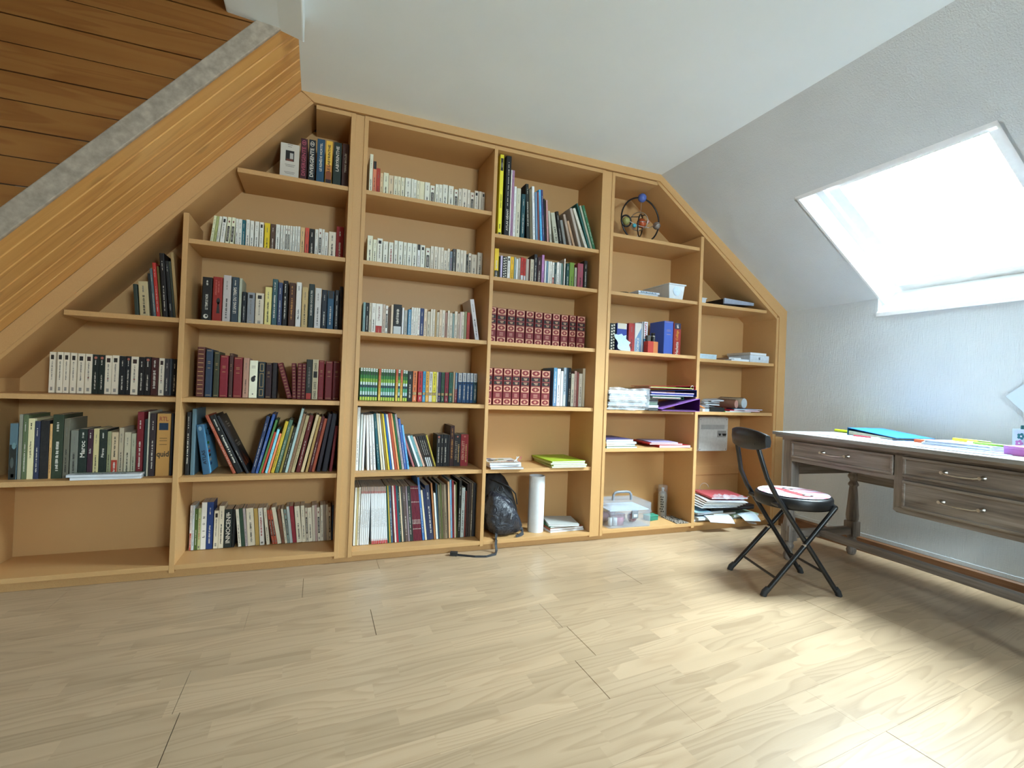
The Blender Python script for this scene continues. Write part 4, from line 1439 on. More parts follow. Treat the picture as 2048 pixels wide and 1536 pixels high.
FEATURE = {'K': ' with bold lettering', 'F': '', 's': ' with small spine square', 'b': ' with dark spine band', 'r': ' with red lettering', 'R': ' with red spine foot', 'm': ' with red band near top', 'M': ' with red foot', 'G': ' with green striped spine', 'Y': ' with yellow-red spine', 'N': ' with numbered label', 't': ' with white spine top', 'g': ' with gilt rules', 'l': ' with gilt lines', 'p': ' with gilt frames', 'P': ' with black spine panels', 'o': ' with dark emblem', 'B': ' with red foot', 'W': ' with white foot', 'z': ' with black foot', 'c': ' with dotted spine', 'y': ' with keyhole picture', 'd': ' with black lettering', 'A': ' with dark lettering', 'q': ' with dark lettering', 'E': '', 'j': ' with white dashes', 'D': ' with dark lower half', 'i': ' with blue upper spine', 'T': ' with pale title', 'U': ' with dark title', 'V': ' with red foot', 'X': ' with two-line title', 'S': ' with slanting bands', 'H': ' with red title', 'I': ' with pale title', 'k': ' with pale lettering', 'w': ' with dark lettering', 'h': ' with banded spine top'}
KINDS = {'hardcover_book': ('hardback book', 'book', 'hard'), 'paperback': ('paperback', 'book', 'soft'), 'guidebook': ('guidebook', 'book', 'soft'), 'novel': ('novel', 'book', 'soft'), 'picture_book': ('large book', 'book', 'hard'),
         'pocket_volume': ('pocket book', 'book', 'soft'), 'comic_album': ('comic album', 'book', 'hard'), 'magazine': ('magazine', 'magazine', 'thin'), 'encyclopedia_volume': ('encyclopedia volume', 'book', 'hard'), 'reference_book': ('reference book', 'book', 'hard')}


def make_book(kind, x, y, z, w, h, d, tilt, hexs, st, tx, seed):
    col = lin(hexs); f_ = .92 + .46 * min(1, max(col) / .6); col = tuple(min(.86, c * f_) for c in col); style = KINDS[kind][2]
    c = {'hard': .0024, 'soft': .0009, 'thin': .0005}[style]
    c = min(c, w * .2)
    ch = min({'hard': .004, 'soft': .0014, 'thin': .0008}[style], w * .22)
    over = .003 if style == 'hard' else 0
    b = MB()
    out = [(0, d), (0, ch), (ch * .3, ch * .3), (ch, 0), (w - ch, 0), (w - ch * .3, ch * .3), (w, ch), (w, d), (w - c, d), (w - c, ch + c * .6), (c, ch + c * .6), (c, d)]
    b.prism(out, 0, h, 'z', 0, col)
    s = Spine(b, ch, w - ch, h, seed)
    tb = decorate(s, st, tx, col)
    o = b.build(kind, PRINT, None, (x, y, z), (0, tilt, 0))
    pg = MB(); pg.box((c, ch + c * .6, over), (w - c, d - max(over, .0005), h - max(over, .0006)))
    pg.build('pages', PAGES, o)
    for q in (tb if isinstance(tb, list) else [tb] if tb else []):
        q.build('title', PRINT, o)
    if st[:1] in ('A', 'F'):                                # these two show their front cover
        cv = MB(); X = w + .0004
        qd = lambda y0, z0, y1, z1, cc, k=0: cv.add([(X + k, y0 * d, z0 * h), (X + k, y1 * d, z0 * h), (X + k, y1 * d, z1 * h), (X + k, y0 * d, z1 * h)], [(0, 1, 2, 3)], 0, lin(cc))
        if st[0] == 'A':
            qd(.02, .01, .98, .99, '6cb8e4')
            letters(cv, 'ATLAS', (X + .0003, .1 * d, .74 * h), (0, 1, 0), (0, 0, 1), .75 * d, .16 * h, lin('14305c'))
            for i, cc in enumerate(('3c8c3c', 'd0d0d0', 'c03c34', '28241c', 'e0e0e0', '2c4c94')):
                qd(.14, .58 - .085 * i, .34, .63 - .085 * i, cc, .0003)
        else:
            rr = random.Random(3)
            for zz, a0, a1 in ((.86, .3, .55), (.82, .34, .7), (.78, .36, .66), (.52, .3, .6), (.47, .3, .8), (.44, .34, .75)):
                y = a0
                while y < a1:
                    l_ = rr.uniform(.02, .07); qd(y, zz, min(y + l_, a1), zz + .022, 'a8a098', .0003); y += l_ + .015
            for i in range(9):
                a0 = .1 + .07 * i; hh = rr.uniform(.08, .3); cv.add([(X + .0003, a0 * d, .12 * h), (X + .0003, (a0 + .08) * d, .12 * h), (X + .0003, (a0 + .05) * d, (.12 + hh) * h)], [(0, 1, 2)], 0, lin(rr.choice(('8c4020', 'a8501c', '5c2a18'))))
        cv.build('front_cover', PRINT, o)
    return o


ORD = lambda n: '%d%s' % (n, 'th' if 10 <= n % 100 <= 20 else {1: 'st', 2: 'nd', 3: 'rd'}.get(n % 10, 'th'))
shelf_no = {'top shelf of the second bay': 1}
seed = 0
for line in BOOKS.strip().split('\n'):
    if line[0] == '@':
        key, kind, sname, sz, sr = line[1:].split('|'); sr = float(sr); dkind = kind
        continue
    a = line.split(',', 7); x, z, w, h, tl = map(float, a[:5]); hexs = a[5]; st = a[6] if len(a) > 6 else ''; tx = a[7] if len(a) > 7 else ''
    seed += 1
    gap = {'b1s1': .34, 'b4s0': .474, 'b3s5': .375}.get(key, .345)
    h = min(h, (gap - abs(math.sin(math.radians(tl))) * w) if abs(tl) > 1 else gap)
    d = .11 if h < .195 else min(h * .68, .24)
    if dkind in ('magazine', 'comic_album', 'picture_book'): d = min(.215, .30 - sr)
    if key == 'b4s0': d = min(max(h * .6, .16), .255)
    d = min(d, DEP - .006 - sr)
    kind = dkind
    if key == 'b4s1' and hexs in ('6c8c34', '9c4c5c'): kind = 'hardcover_book'
    o = make_book(kind, x, sr, z + .0004, w, h, d, math.radians(tl), hexs, st, tx, seed)
    n = shelf_no[sname] = shelf_no.get(sname, 0) + 1
    look = ('thin ' if w < .011 else 'thick ' if w > .035 else '') + colour_name(hexs) + ' ' + KINDS[kind][0]
    if abs(tl) > 7: look = 'leaning ' + look
    elif st[:1] in FEATURE: look += FEATURE[st[:1]]
    tail = ', %s from left on %s' % (ORD(n), sname.replace(' of the ', ' of '))
    if len((look + tail).split()) > 16: look = look.split(' with ')[0]
    tag(o, look + tail, KINDS[kind][1], 'books on the ' + sname)


def flat_item(name, w, d, t, col, loc, rz, label, cat, group=None, tilt=(0, 0), page=None, kind='book', mat=None, marks=None):
    """a book or pad lying flat: cover round a block of pages; MARKS(b, w, d, t) prints on its top"""
    b = MB(); c = min(.0012, t * .12)
    b.prism([(0, 0), (d, 0), (d, c), (0, c)], 0, w, 'x', 0, col)
    b.prism([(0, t - c), (d, t - c), (d, t), (0, t)], 0, w, 'x', 0, col)
    b.box((0, 0, c), (c, d, t - c), 0, col)
    if marks: marks(b, w, d, t + .0004)
    o = b.build(name, mat or PRINT, None, loc, (tilt[0], tilt[1], rz))
    p = MB(); p.box((c, .001, c), (w - .0015, d - .001, t - c)); p.build('pages', page or PAPER, o)
    return tag(o, label, cat, group)


PAPER = plain('white paper', (.72, .74, .76), .7, var=.03, scale=20)


def spot(b, cx, cy, r, z, col, n=12, sy=1.0):
    b.add([(cx + r * math.cos(2 * math.pi * i / n), cy + r * sy * math.sin(2 * math.pi * i / n), z) for i in range(n)], [tuple(range(n))], 0, col)


def quadz(b, x0, y0, x1, y1, z, col):
    b.add([(x0, y0, z), (x1, y0, z), (x1, y1, z), (x0, y1, z)], [(0, 1, 2, 3)], 0, col)


def scrib_flat(b, x0, y0, x1, y1, z, col, rows, rg, lead=.5):
    """rows of marks, print too small to read"""
    dy = (y1 - y0) / rows
    for i in range(rows):
        x = x0
        while x < x1:
            l = rg.uniform(.003, .014)
            quadz(b, x, y0 + dy * i, min(x + l, x1), y0 + dy * i + dy * lead, z, col); x += l + rg.choice((.002, .002, .006))


rg = random.Random(11)
SH2B, SH1B = ' of second bay', ' of leftmost bay'

# --- books that do not stand in a row
b = MB(); w, h = .088, .197
b.prism([(0, .03), (0, 0), (w, 0), (w, .03), (w - .001, .03), (w - .001, .001), (.001, .001), (.001, .03)], 0, h, 'z', 0, lin('cfc8ba'))
f = lambda x0, z0, x1, z1, c, k=1: b.add([(x0, -.0002 * k, z0), (x1, -.0002 * k, z0), (x1, -.0002 * k, z1), (x0, -.0002 * k, z1)], [(0, 1, 2, 3)], 0, lin(c))
f(.024, .108, .064, .162, '1c1a18'); f(.044, .120, .060, .150, 'b8b4ac', 2); f(.028, .108, .060, .118, '6c3424', 2)
for zz, a_, e_ in ((.19, .032, .055), (.18, .034, .052), (.088, .022, .07), (.080, .026, .066), (.05, .02, .07), (.043, .024, .066), (.025, .03, .06)):
    f(a_, zz, e_, zz + .003, '8c867c')
o = b.build('novel', PRINT, None, (-.217, .095, 1.9564), (0, 0, math.radians(1.5)))
MB().box((.001, .001, .0004), (w - .001, .0295, h - .0006)).build('pages', PAGES, o)
tag(o, 'white novel front cover with small picture facing out, top shelf of second bay', 'book', 'books on the top shelf of the second bay')


def brochure(w, d, t, cover, loc, rz, label, seedv, title=None, band=None):
    r2 = random.Random(seedv)
    def mk(b, w, d, z):
        if band: quadz(b, 0, d * .35, w, d * .75, z, lin(band))
        scrib_flat(b, w * .1, d * .06, w * .8, d * .28, z + .0001, DARK, 3, r2)
    return flat_item('brochure', w, d, t, lin(cover), loc, rz, label, 'booklet', 'brochures lying before the guidebooks', marks=mk)


brochure(.255, .12, .012, 'c9ccd0', (-.985, .008, .4684), .03, 'white brochure with orange stripe, lower of two lying before guidebooks in leftmost bay', 3, band='b06840')
brochure(.27, .13, .011, 'b9c0c4', (-1.0, .012, .481), -.02, 'white and green brochure, upper of two lying before guidebooks in leftmost bay', 4, band='5c7050')

# --- fourth bay: magazines, green exercise books, rolled paper, note pads
def mag_marks(r2, cols):
    def mk(b, w, d, z):
        for i in range(14):
            x, y = r2.uniform(.01, w - .05), r2.uniform(.02, d - .04)
            quadz(b, x, y, x + r2.uniform(.015, .04), y + r2.uniform(.01, .03), z + .0001 * i, lin(r2.choice(cols)))
    return mk

flat_item('magazine', .20, .20, .011, lin('a89484'), (.952, .005, .4678), -.10, 'bent brown magazine at bottom of small pile left under red encyclopedias', 'magazine', 'magazine pile in the fourth bay', marks=None)
flat_item('magazine', .20, .20, .013, lin('b9bcd4'), (.950, .01, .479), .05, 'lilac edged magazine in middle of small pile left under red encyclopedias', 'magazine', 'magazine pile in the fourth bay')
def casa(b, w, d, z):
    mag_marks(random.Random(5), ('c9a860', '3c3834', 'd8d4d0', '7c6c8c', '5c6c3c'))(b, w, d, z)
    quadz(b, .004, .006, w - .01, .042, z + .002, lin('d8cfc8'))
    letters(b, 'LA CASERNE', (.012, .012, z + .0024), (1, 0, 0), (0, 1, 0), .165, .024, lin('c9701c'))
o = flat_item('magazine', .195, .19, .012, lin('c9c4bc'), (.948, .012, .4925), -.03, 'colourful magazine with orange title on top of small pile in fourth bay', 'magazine', 'magazine pile in the fourth bay', marks=casa)
for i, (px_, rot) in enumerate(((1.135, .5), (1.15, .35), (1.12, .2))):
    b = MB(); b.box((0, 0, 0), (.006, .09, .0012), 0, lin(('d0d0d0', 'b06060', 'd4d8dc')[i]))
    tag(b.build('paper_slip', PRINT, None, (px_ - .02, .02, .506 + .0014 * i), (math.radians(12), 0, rot - .9)), ('white', 'reddish', 'grey')[i] + ' paper slip sticking out of top magazine in fourth bay', 'bookmark', 'slips in the magazines')
for i, (c_, t_, dx_) in enumerate((('b4c07c', .010, 0), ('a8b868', .009, .012), ('bcc888', .009, -.004), ('a4bc30', .009, .006))):
    flat_item('exercise_book', .235, .285, t_, lin(c_), (1.345 + dx_, .004 + .004 * i, .4674 + sum((.010, .0095, .0095)[:i])), (-.03, .015, -.01, .03)[i],
              ('pale green exercise book at bottom of the lime pile in fourth bay', 'olive green exercise book, second from bottom of the lime pile', 'pale green exercise book, second from top of the lime pile', 'bright lime exercise book on top of pile right in fourth bay')[i],
              'exercise book', 'green exercise books')
t = thing('paper_roll', 'tall roll of white paper standing beside black backpack in fourth bay', 'paper roll', (1.298, .112, .0602))
for k, (r0, nm, r1) in enumerate(((.047, 'outer_sheet', .047), (.038, 'inner_sheet', .034))):
    pts = []
    for i in range(34):
        a = math.radians(-60 + 395 * i / 33); rr = r0 + (r1 - r0) * i / 33 + .003 * i / 33
        pts.append((rr * math.cos(a), rr * math.sin(a)))
    b = MB(); hh = .345 - .012 * k
    ring = pts + [(p[0] * .975, p[1] * .975) for p in pts[::-1]]
    n = len(pts)
    vs = [(p[0], p[1], 0) for p in ring] + [(p[0], p[1], hh) for p in ring]
    fs = []; sides = []
    for i in range(2 * n):
        j = (i + 1) % (2 * n); sides.append((i, j, 2 * n + j, 2 * n + i))
    for i in range(n - 1):
        fs.append((2 * n + i, 2 * n + i + 1, 2 * n + 2 * n - 2 - i, 2 * n + 2 * n - 1 - i)); fs.append((i + 1, i, 2 * n - 1 - i, 2 * n - 2 - i))
    b.add(vs, fs, 0, None, False); b.add(vs[:n] + vs[2 * n:3 * n], [(i, i + 1, n + i + 1, n + i) for i in range(n - 1)], 0, None, True); b.add(vs, sides[n - 1:]); b.build(nm, PAPER, t)
PADS = (('white notebook at bottom of pile right of paper roll', 'd0d0d0', .24, .22, .010), ('brown edged book with orange cover in pile right of paper roll', '8c4c2c', .235, .21, .014), ('green and white pad in pile right of paper roll', '3c7450', .20, .20, .010), ('grey note pad lying askew on top of pile right of paper roll', 'b9bcb8', .195, .20, .012))
zz = .0604
for i, (lb, c_, w_, d_, t_) in enumerate(PADS):
    flat_item('note_pad', w_, d_, t_, lin(c_), (1.372 + (.0, .0, .004, -.004)[i], .045 + .006 * i, zz), (.05, .02, .0, -.22)[i], lb + ', fourth bay', 'notebook', 'pads beside the paper roll')
    zz += t_ + .0006

# --- backpack: crumpled black bag with straps, one strap trailing on the floor
t = thing('backpack', 'crumpled shiny black backpack on bottom shelf of fourth bay, strap hanging out', 'backpack', (1.075, .15, .0602))
BAG = make_crinkle('crumpled black fabric', (.022, .026, .038), .34, 0, 17, .9)
BAGM = plain('matt black fabric', (.012, .012, .014), .6, var=.2)
def blob(prof, off, seg=36, squash=.75, noise=.012, sd=1):
    r2 = random.Random(sd); ph = [r2.uniform(0, 6.28) for _ in range(6)]
    b = MB(); vs = []
    for i, (r, z, ox, oy) in enumerate(prof):
        for k in range(seg):
            a = 2 * math.pi * k / seg
            wv = noise * (math.sin(3 * a + ph[0] + z * 26) + .7 * math.sin(7 * a + ph[1] - z * 45) + .5 * math.sin(11 * a + ph[2] + z * 80)) * min(1, r / .05)
            rr = r + wv
            vs.append((off[0] + ox + rr * math.cos(a), off[1] + oy + rr * squash * math.sin(a), off[2] + z))
    fs = [(i * seg + k, i * seg + (k + 1) % seg, (i + 1) * seg + (k + 1) % seg, (i + 1) * seg + k) for i in range(len(prof) - 1) for k in range(seg)]
    b.add(vs, fs, 0, None, True)
    b.add(vs[:seg], [tuple(range(seg))[::-1]]); b.add(vs[-seg:], [tuple(range(seg))])
    return b
P_ = [(.06, .004, .01, .01), (.10, .018, .01, .01), (.112, .05, .01, .01), (.118, .09, .008, .01), (.118, .14, .0, .01), (.112, .19, -.010, .012), (.100, .24, -.02, .016), (.082, .29, -.03, .02), (.064, .33, -.032, .024), (.04, .355, -.036, .026), (.012, .368, -.038, .026)]
blob(P_, (0, .02, 0), noise=.004, sd=3, squash=.8).build('body', BAGM, t)
Pp = [(.060, .004, .0, 0), (.092, .018, .0, 0), (.103, .05, 0, 0), (.106, .09, -.006, .0), (.102, .13, -.014, .002), (.090, .17, -.026, .008), (.070, .205, -.042, .016), (.045, .235, -.056, .026), (.016, .255, -.066, .034)]
blob(Pp, (.004, -.058, .003), noise=.007, squash=.66, sd=8).build('front_pocket', BAG, t)
b = MB(); b.tube([(.098, -.03, .17), (.075, -.055, .24), (.03, -.062, .285), (-.03, -.05, .315), (-.075, -.02, .33)], .004, 8); b.build('zip', BAGM, t)
b = MB(); b.tube([(-.045, -.07, .290), (-.055, -.082, .272), (-.035, -.09, .255), (-.015, -.085, .275), (-.025, -.075, .295)], .004, 8); b.build('carry_loop', BAGM, t)
b = MB(); b.box((-.003, -.006, -.02), (.003, 0, .02)); b.build('zip_pull', GREY_PLASTIC, t, (.02, -.134, .13), (.1, .1, 0))
def strap(pts, w):
    b = MB(); n = len(pts); vs = []
    for i, p in enumerate(pts):
        p = Vector(p); t_ = (Vector(pts[min(i + 1, n - 1)]) - Vector(pts[max(i - 1, 0)])).normalized()
        s_ = t_.cross(Vector((.2, -1, .35))).normalized() * w / 2; u = s_.cross(t_).normalized() * .0012
        vs += [p - s_ - u, p + s_ - u, p + s_ + u, p - s_ + u]
    fs = [(i * 4 + k, i * 4 + (k + 1) % 4, i * 4 + 4 + (k + 1) % 4, i * 4 + 4 + k) for i in range(n - 1) for k in range(4)]
    b.add(vs, fs + [(0, 1, 2, 3), (4 * n - 1, 4 * n - 2, 4 * n - 3, 4 * n - 4)], 0, None, False)
    return b
strap([(-.055, -.10, .03), (-.075, -.145, .006), (-.080, -.166, .004), (-.085, -.176, -.02), (-.085, -.19, -.045), (-.105, -.23, -.054), (-.165, -.25, -.0575), (-.225, -.235, -.0575), (-.285, -.200, -.0575), (-.325, -.178, -.056)], .016).build('trailing_strap', BAGM, t)
MB().box((-.02, -.016, -.006), (.02, .012, .012)).build('buckle', BLACK_RUBBER, t, (-.33, -.172, -.0515), (0, 0, -.35))
strap([(.09, -.06, .05), (.115, -.075, .03), (.11, -.105, .012), (.075, -.13, .004), (.055, -.135, .0035)], .022).build('lower_strap', BAGM, t)

# --- fifth bay
t = thing('planet_ornament', 'black ringed planet mobile ornament on top shelf of fifth bay', 'ornament', (2.006, .13, 1.9585))
R = .152; zc = R + .006
circ = lambda r, tx, ty, n=44, c=(0, 0, zc): [tuple(Vector(c) + Matrix.Rotation(tx, 3, 'X') @ (Matrix.Rotation(ty, 3, 'Z') @ Vector((r * math.cos(2 * math.pi * i / n), 0, r * math.sin(2 * math.pi * i / n))))) for i in range(n)]
MB().tube(circ(R, 0, 0), .0055, 8, closed=True).build('outer_ring', BLACK_METAL, t)
MB().tube(circ(.072, .12, .75, 36, (0, 0, zc - .035)), .0045, 8, closed=True).build('inner_ring', BLACK_METAL, t)
MB().tube(circ(.06, .3, -.8, 32, (-.012, 0, zc - .01)), .003, 8, closed=True).build('inner_ring', CHROME, t)
MB().tube([(.005, 0, zc + R), (-.008, -.012, zc + .06), (-.02, -.018, zc - .04), (-.025, 0, zc - R + .01)], .0025, 8).build('rod', CHROME, t)
MB().tube([(-.11, -.01, zc - .02), (-.05, -.04, zc - .055), (.04, -.05, zc - .06), (.125, -.02, zc - .01)], .0025, 8).build('arm', CHROME, t)
MB().tube([(-.06, .02, zc + .02), (.0, .02, zc + .03), (.05, .01, zc + .05)], .003, 8).build('arm', BLACK_METAL, t)
for nm, (x_, y_, z_), r_, c_ in (('planet', (.005, -.004, zc + R), .030, '5c74c0'), ('planet', (-.118, -.006, zc - .024), .026, 'a8a868'), ('planet', (.132, -.004, zc - .018), .026, '8c8078'), ('planet', (-.012, -.03, zc - .03), .032, 'a84820'), ('planet', (.055, -.01, zc - .004), .013, 'c08068'), ('planet', (-.068, -.03, zc - .055), .014, '4cb0c4')):
    p = MB().ball((0, 0, 0), r_, 0, None, 16).build(nm, colmat(c_, .25), t, (x_, y_, z_))
    if c_ == 'a8a868': MB().tube([(.037 * math.cos(q * .3142), 0, .037 * math.sin(q * .3142)) for q in range(20)], .006, 8, closed=True).build('planet_ring', BLACK_METAL, p)
    if c_ in ('8c8078', 'a84820'):
        MB().tube([((r_ + .001) * math.cos(q * .3142), -(r_ + .001) * math.sin(q * .3142), 0) for q in range(20)], .002, 6, closed=True).build('band', CHROME, p)

b = MB()
pts = [(.05 * math.cos(i * .5) + .004 * math.sin(i), .032 * math.sin(i * .5), .006 + .0016 * i * (1 if i < 14 else .4)) for i in range(30)]
b.tube(pts, .004, 8); tag(b.build('cable', BLACK_RUBBER, None, (1.878, .13, 1.586)), 'small black coiled cable on second shelf of fifth bay', 'cable')
t = thing('card_box', 'flat white box with printed lid before plastic bin in fifth bay', 'box', (1.945, .035, 1.5862), .05)
MB().box((0, 0, 0), (.165, .11, .018)).build('tray', colmat('c4ccd4', .5), t, bevel=.002)
b = MB(); b.box((-.004, -.004, .018), (.172, .114, .030), 0, lin('d0d8e0')); scr = MB()
rr = random.Random(9); x_ = .015
while x_ < .14:
    q = rr.uniform(.006, .015); b.add([(x_, -.0044, .019), (x_ + q, -.0044, .019), (x_ + q * .8, -.0044, .028), (x_ + q * .1, -.0044, .0275)], [(0, 1, 2, 3)], 0, lin('5c7c98')); x_ += q + .005
b.build('lid', PRINT, t)
t = thing('storage_bin', 'white translucent plastic bin with rim on second shelf of fifth bay', 'bin', (2.178, .02, 1.5862), .02)
b = MB(); wbt, wtp, dd, hh = .112, .134, .265, .10
def tub(b, w0, w1, d0, d1, h, th, off=(0, 0)):
    o0 = [(-w0 / 2, 0), (w0 / 2, 0), (w0 / 2, d0), (-w0 / 2, d0)]; o1 = [(-w1 / 2, -(d1 - d0) / 2), (w1 / 2, -(d1 - d0) / 2), (w1 / 2, d0 + (d1 - d0) / 2), (-w1 / 2, d0 + (d1 - d0) / 2)]
    cy = d0 / 2
    sh = lambda P0, k: [(p[0] * (1 - k / (w0 / 2)), cy + (p[1] - cy) * (1 - k / (d0 / 2))) for p in P0]
    i0, i1 = sh(o0, th), sh(o1, th)
    L = [[(p[0] + off[0], p[1] + off[1], z) for p in P0] for P0, z in ((o0, 0), (o1, h), (i1, h), (i0, th))]
    vs = sum(L, [])
    fs = [(0, 3, 2, 1)] + [(r * 4 + k, r * 4 + (k + 1) % 4, r * 4 + 4 + (k + 1) % 4, r * 4 + 4 + k) for r in range(3) for k in range(4)] + [(12, 13, 14, 15)]
    return b.add(vs, fs)
tub(b, wbt, wtp, .25, .265, hh, .003, (.065, .006)); b.build('body', FROST, t)
b = MB()
for (a, c_) in (((-.008, -.010), (.138, .004)), ((-.008, .258), (.138, .272))): b.box((a[0], a[1], .094), (c_[0], c_[1], .103))
b.box((-.008, .004, .094), (.004, .258, .103)); b.box((.126, .004, .094), (.138, .258, .103)); b.build('rim', FROST, t, bevel=.002)
MB().prism([(.045 + .03 * math.cos(a * .45) + .02, .055 + .032 * math.sin(a * .45)) for a in range(14)], -.0005, .0003, 'y').build('sticker', colmat('c9dcec', .4), t)

def jag(n, sd):
    r2 = random.Random(sd)
    return [(math.cos(2 * math.pi * i / n) * r2.uniform(.68, 1.0), math.sin(2 * math.pi * i / n) * r2.uniform(.72, 1.0)) for i in range(n)]
outl = [(-.062, .105), (-.048, .112), (-.03, .108), (0, .118), (.012, .104), (.038, .112), (.03, .085), (.05, .07), (.066, .062), (.05, .045), (.058, .02), (.056, 0), (.02, .003), (-.02, .004), (-.042, .014), (-.046, .03), (-.036, .05), (-.044, .07), (-.058, .084)]
b = MB(); b.prism(outl, 0, .0016, 'y', 0, lin('b8d0dc'))
for i in range(40):
    x_, z_ = rg.uniform(-.04, .04), rg.uniform(.01, .10); b.add([(x_, -.0004, z_), (x_ + rg.uniform(.003, .01), -.0004, z_), (x_ + .004, -.0004, z_ + .002)], [(0, 1, 2)], 0, lin('8cb0c8'))
tag(b.build('paper_cutout', PRINT, None, (1.855, .05, 1.2122), (math.radians(-12), 0, .06)), 'pale blue cut-out paper map propped against books in fifth bay', 'paper cutout')
t = thing('lighter_box', 'red and orange box with black bottle neck before dark blue book', 'box', (2.035, .035, 1.2112), .05)
b = MB(); b.box((0, 0, 0), (.046, .05, .078), 0, lin('b02c1c')); b.box((.046, 0, 0), (.084, .05, .078), 0, lin('c07038')); b.build('body', PRINT, t)
MB().lathe([(.016, .078), (.016, .112), (.012, .116), (.011, .128), (.014, .129), (.014, .137), (.0, .138)], (.060, .025, 0), 16).build('neck', BLACK_VINYL, t)
MB().lathe([(.0155, .112), (.0165, .113), (.0165, .1155), (.0155, .1165)], (.060, .025, 0), 16).build('collar', CHROME, t)
MB().box((.008, .015, .0785), (.034, .035, .118)).build('tab', colmat('4a4640'), t)

# binders and the film-wrapped stack
t = thing('wrapped_paper_stack', 'thick stack of paper wrapped in clear plastic left on fifth bay shelf', 'paper stack', (1.72, -.004, .8304))
for i in range(10):
    c_ = ('c4ccd4', '6c6058', 'd0d4d8', 'c0c8d8', '8c8478', 'ccd4dc', 'd0d4d8', 'a8b4c8', 'd4d8dc', 'd8dce0')[i]
    MB().box((rg.uniform(0, .012), rg.uniform(.0, .01), .0125 * i + .001), (.295 - rg.uniform(0, .02), .21, .0125 * i + .0115)).build('paper_bundle', colmat(c_, .7), t, None, (0, 0, rg.uniform(-.02, .02)))
b = MB(); n = 26; vs = []; fs = []
for i in range(n + 1):
    for j in range(12):
        u, v = i / n, j / 11
        vs.append((-.004 + .305 * u, -.014 - .010 * math.sin(v * 3.14) + .006 * math.sin(u * 9 + v * 5 + 3 * math.sin(v * 4)) + .004 * math.sin(u * 27 + 9 * v * v) + .003 * math.sin(v * 31 + u * 6), .002 + v * .138 + .004 * math.sin(u * 9)))
for i in range(n):
    for j in range(11):
        fs.append((i * 12 + j, (i + 1) * 12 + j, (i + 1) * 12 + j + 1, i * 12 + j + 1))
b.add(vs, fs, 0, None, True); b.build('film', FILM, t)
def binder(name, w, d, h0, h1, col, loc, rz, label, inner=None, ring=False, spine=None):
    """a lever-arch file lying flat: two boards and a spine on the right, wedge shaped when H0 < H1, papers inside"""
    t = thing(name, label, 'ring binder', loc, rz, 'ring binders in the fifth bay')
    m = colmat(col, .35)
    c = .0025
    MB().box((0, 0, 0), (w, d, c)).build('board', m, t)
    b = MB(); b.add([(0, 0, h0), (w, 0, h1 - c), (w, d, h1 - c), (0, d, h0), (0, 0, h0 + c), (w, 0, h1), (w, d, h1), (0, d, h0 + c)], [(0, 3, 2, 1), (4, 5, 6, 7), (0, 1, 5, 4), (1, 2, 6, 5), (2, 3, 7, 6), (3, 0, 4, 7)])
    b.build('board', m, t)
    MB().box((w - c, 0, c), (w, d, h1 - c)).build('spine', colmat(spine, .35) if spine else m, t)
    if inner:
        b = MB(); k = len(inner)
        for i, q in enumerate(inner):
            zb = c + (h0 - c) * i / k; zt = c + (h0 - c) * (i + .8) / k
            b.box((.01 + .006 * (i % 2), -.004 * (i % 3), zb), (w - .03, d - .02, max(zt, zb + .0008)), 0, lin(q))
        b.build('papers', PRINT, t)
    if ring:
        MB().tube([(w - .03 + .013 * math.cos(a * .5), -.001, h1 * .5 + .013 * math.sin(a * .5)) for a in range(13)], .002, 6).build('ring', CHROME, t)
    return t
binder('ring_binder', .315, .25, .010, .088, '9060a8', (2.10, -.045, .8308), .0, 'purple ring binder at bottom of file pile, jutting past the upright', ('3c1c48',), False, '48185c')
binder('ring_binder', .27, .23, .015, .017, '123c28', (2.026, -.025, .9075), .0, 'dark green folder stuffed with papers in middle of file pile', ('d0d4d4', 'b03030', 'd8d8d4', '8ca890'))
binder('ring_binder', .392, .22, .026, .048, '20285c', (2.024, -.012, .928), .0, 'navy ring binder lying across the file pile in fifth bay', ('c8c4d8', '2c3c9c', 'b8a0b8'))
binder('ring_binder', .385, .20, .010, .026, 'a81c24', (2.026, .0, .978), -.01, 'red ring binder on top of file pile with lime sheet', ('d8dcd8', 'a8c850'), True)
for i, (c_, lb) in enumerate((('20242a', 'black cardboard folder at bottom of file pile in fifth bay'), ('c9ccd4', 'grey file of papers, second from bottom of file pile'), ('24523c', 'green cardboard folder above grey papers in file pile'), ('d4d4d0', 'white paper sheaf under dark green folder in file pile'))):
    flat_item('document_folder', .077, .22, .017, lin(c_), (2.018 + .004 * (i % 2), -.018 + .003 * i, .8306 + .0185 * i), 0, lb, 'folder', 'folders left of purple binder', page=colmat(('3c3c3c', 'b8bcc4', '5c6c60', '4c4c50')[i], .7))

for i, (c_, w_, lb) in enumerate((('2c6c54', .23, 'green notebook at bottom of pile left on fifth bay fifth shelf'), ('b08c50', .225, 'tan notebook in middle of left pile on fifth bay fifth shelf'), ('bcc8b8', .225, 'pale notebook, second from top of left pile in fifth bay'), ('4c4878', .215, 'violet notebook on top of left pile in fifth bay'))):
    flat_item('exercise_book', w_, .25, .012 + .002 * (i % 2), lin(c_), (1.735 + .004 * i, .02 + .008 * i, .5807 + sum((.0125, .0145, .0125)[:i])), (-.02, .03, -.04, .05)[i], lb, 'exercise book', 'notebooks in the fifth bay')
flat_item('exercise_book', .25, .25, .017, lin('b01c20'), (2.146, .02, .5807), -.05, 'red notebook with white pages lying lowest beside right upright', 'exercise book', 'notebooks in the fifth bay')
flat_item('exercise_book', .25, .245, .009, lin('b4242c'), (2.09, .05, .5985), -.12, 'thin red notebook lying above another red notebook in fifth bay', 'exercise book', 'notebooks in the fifth bay')
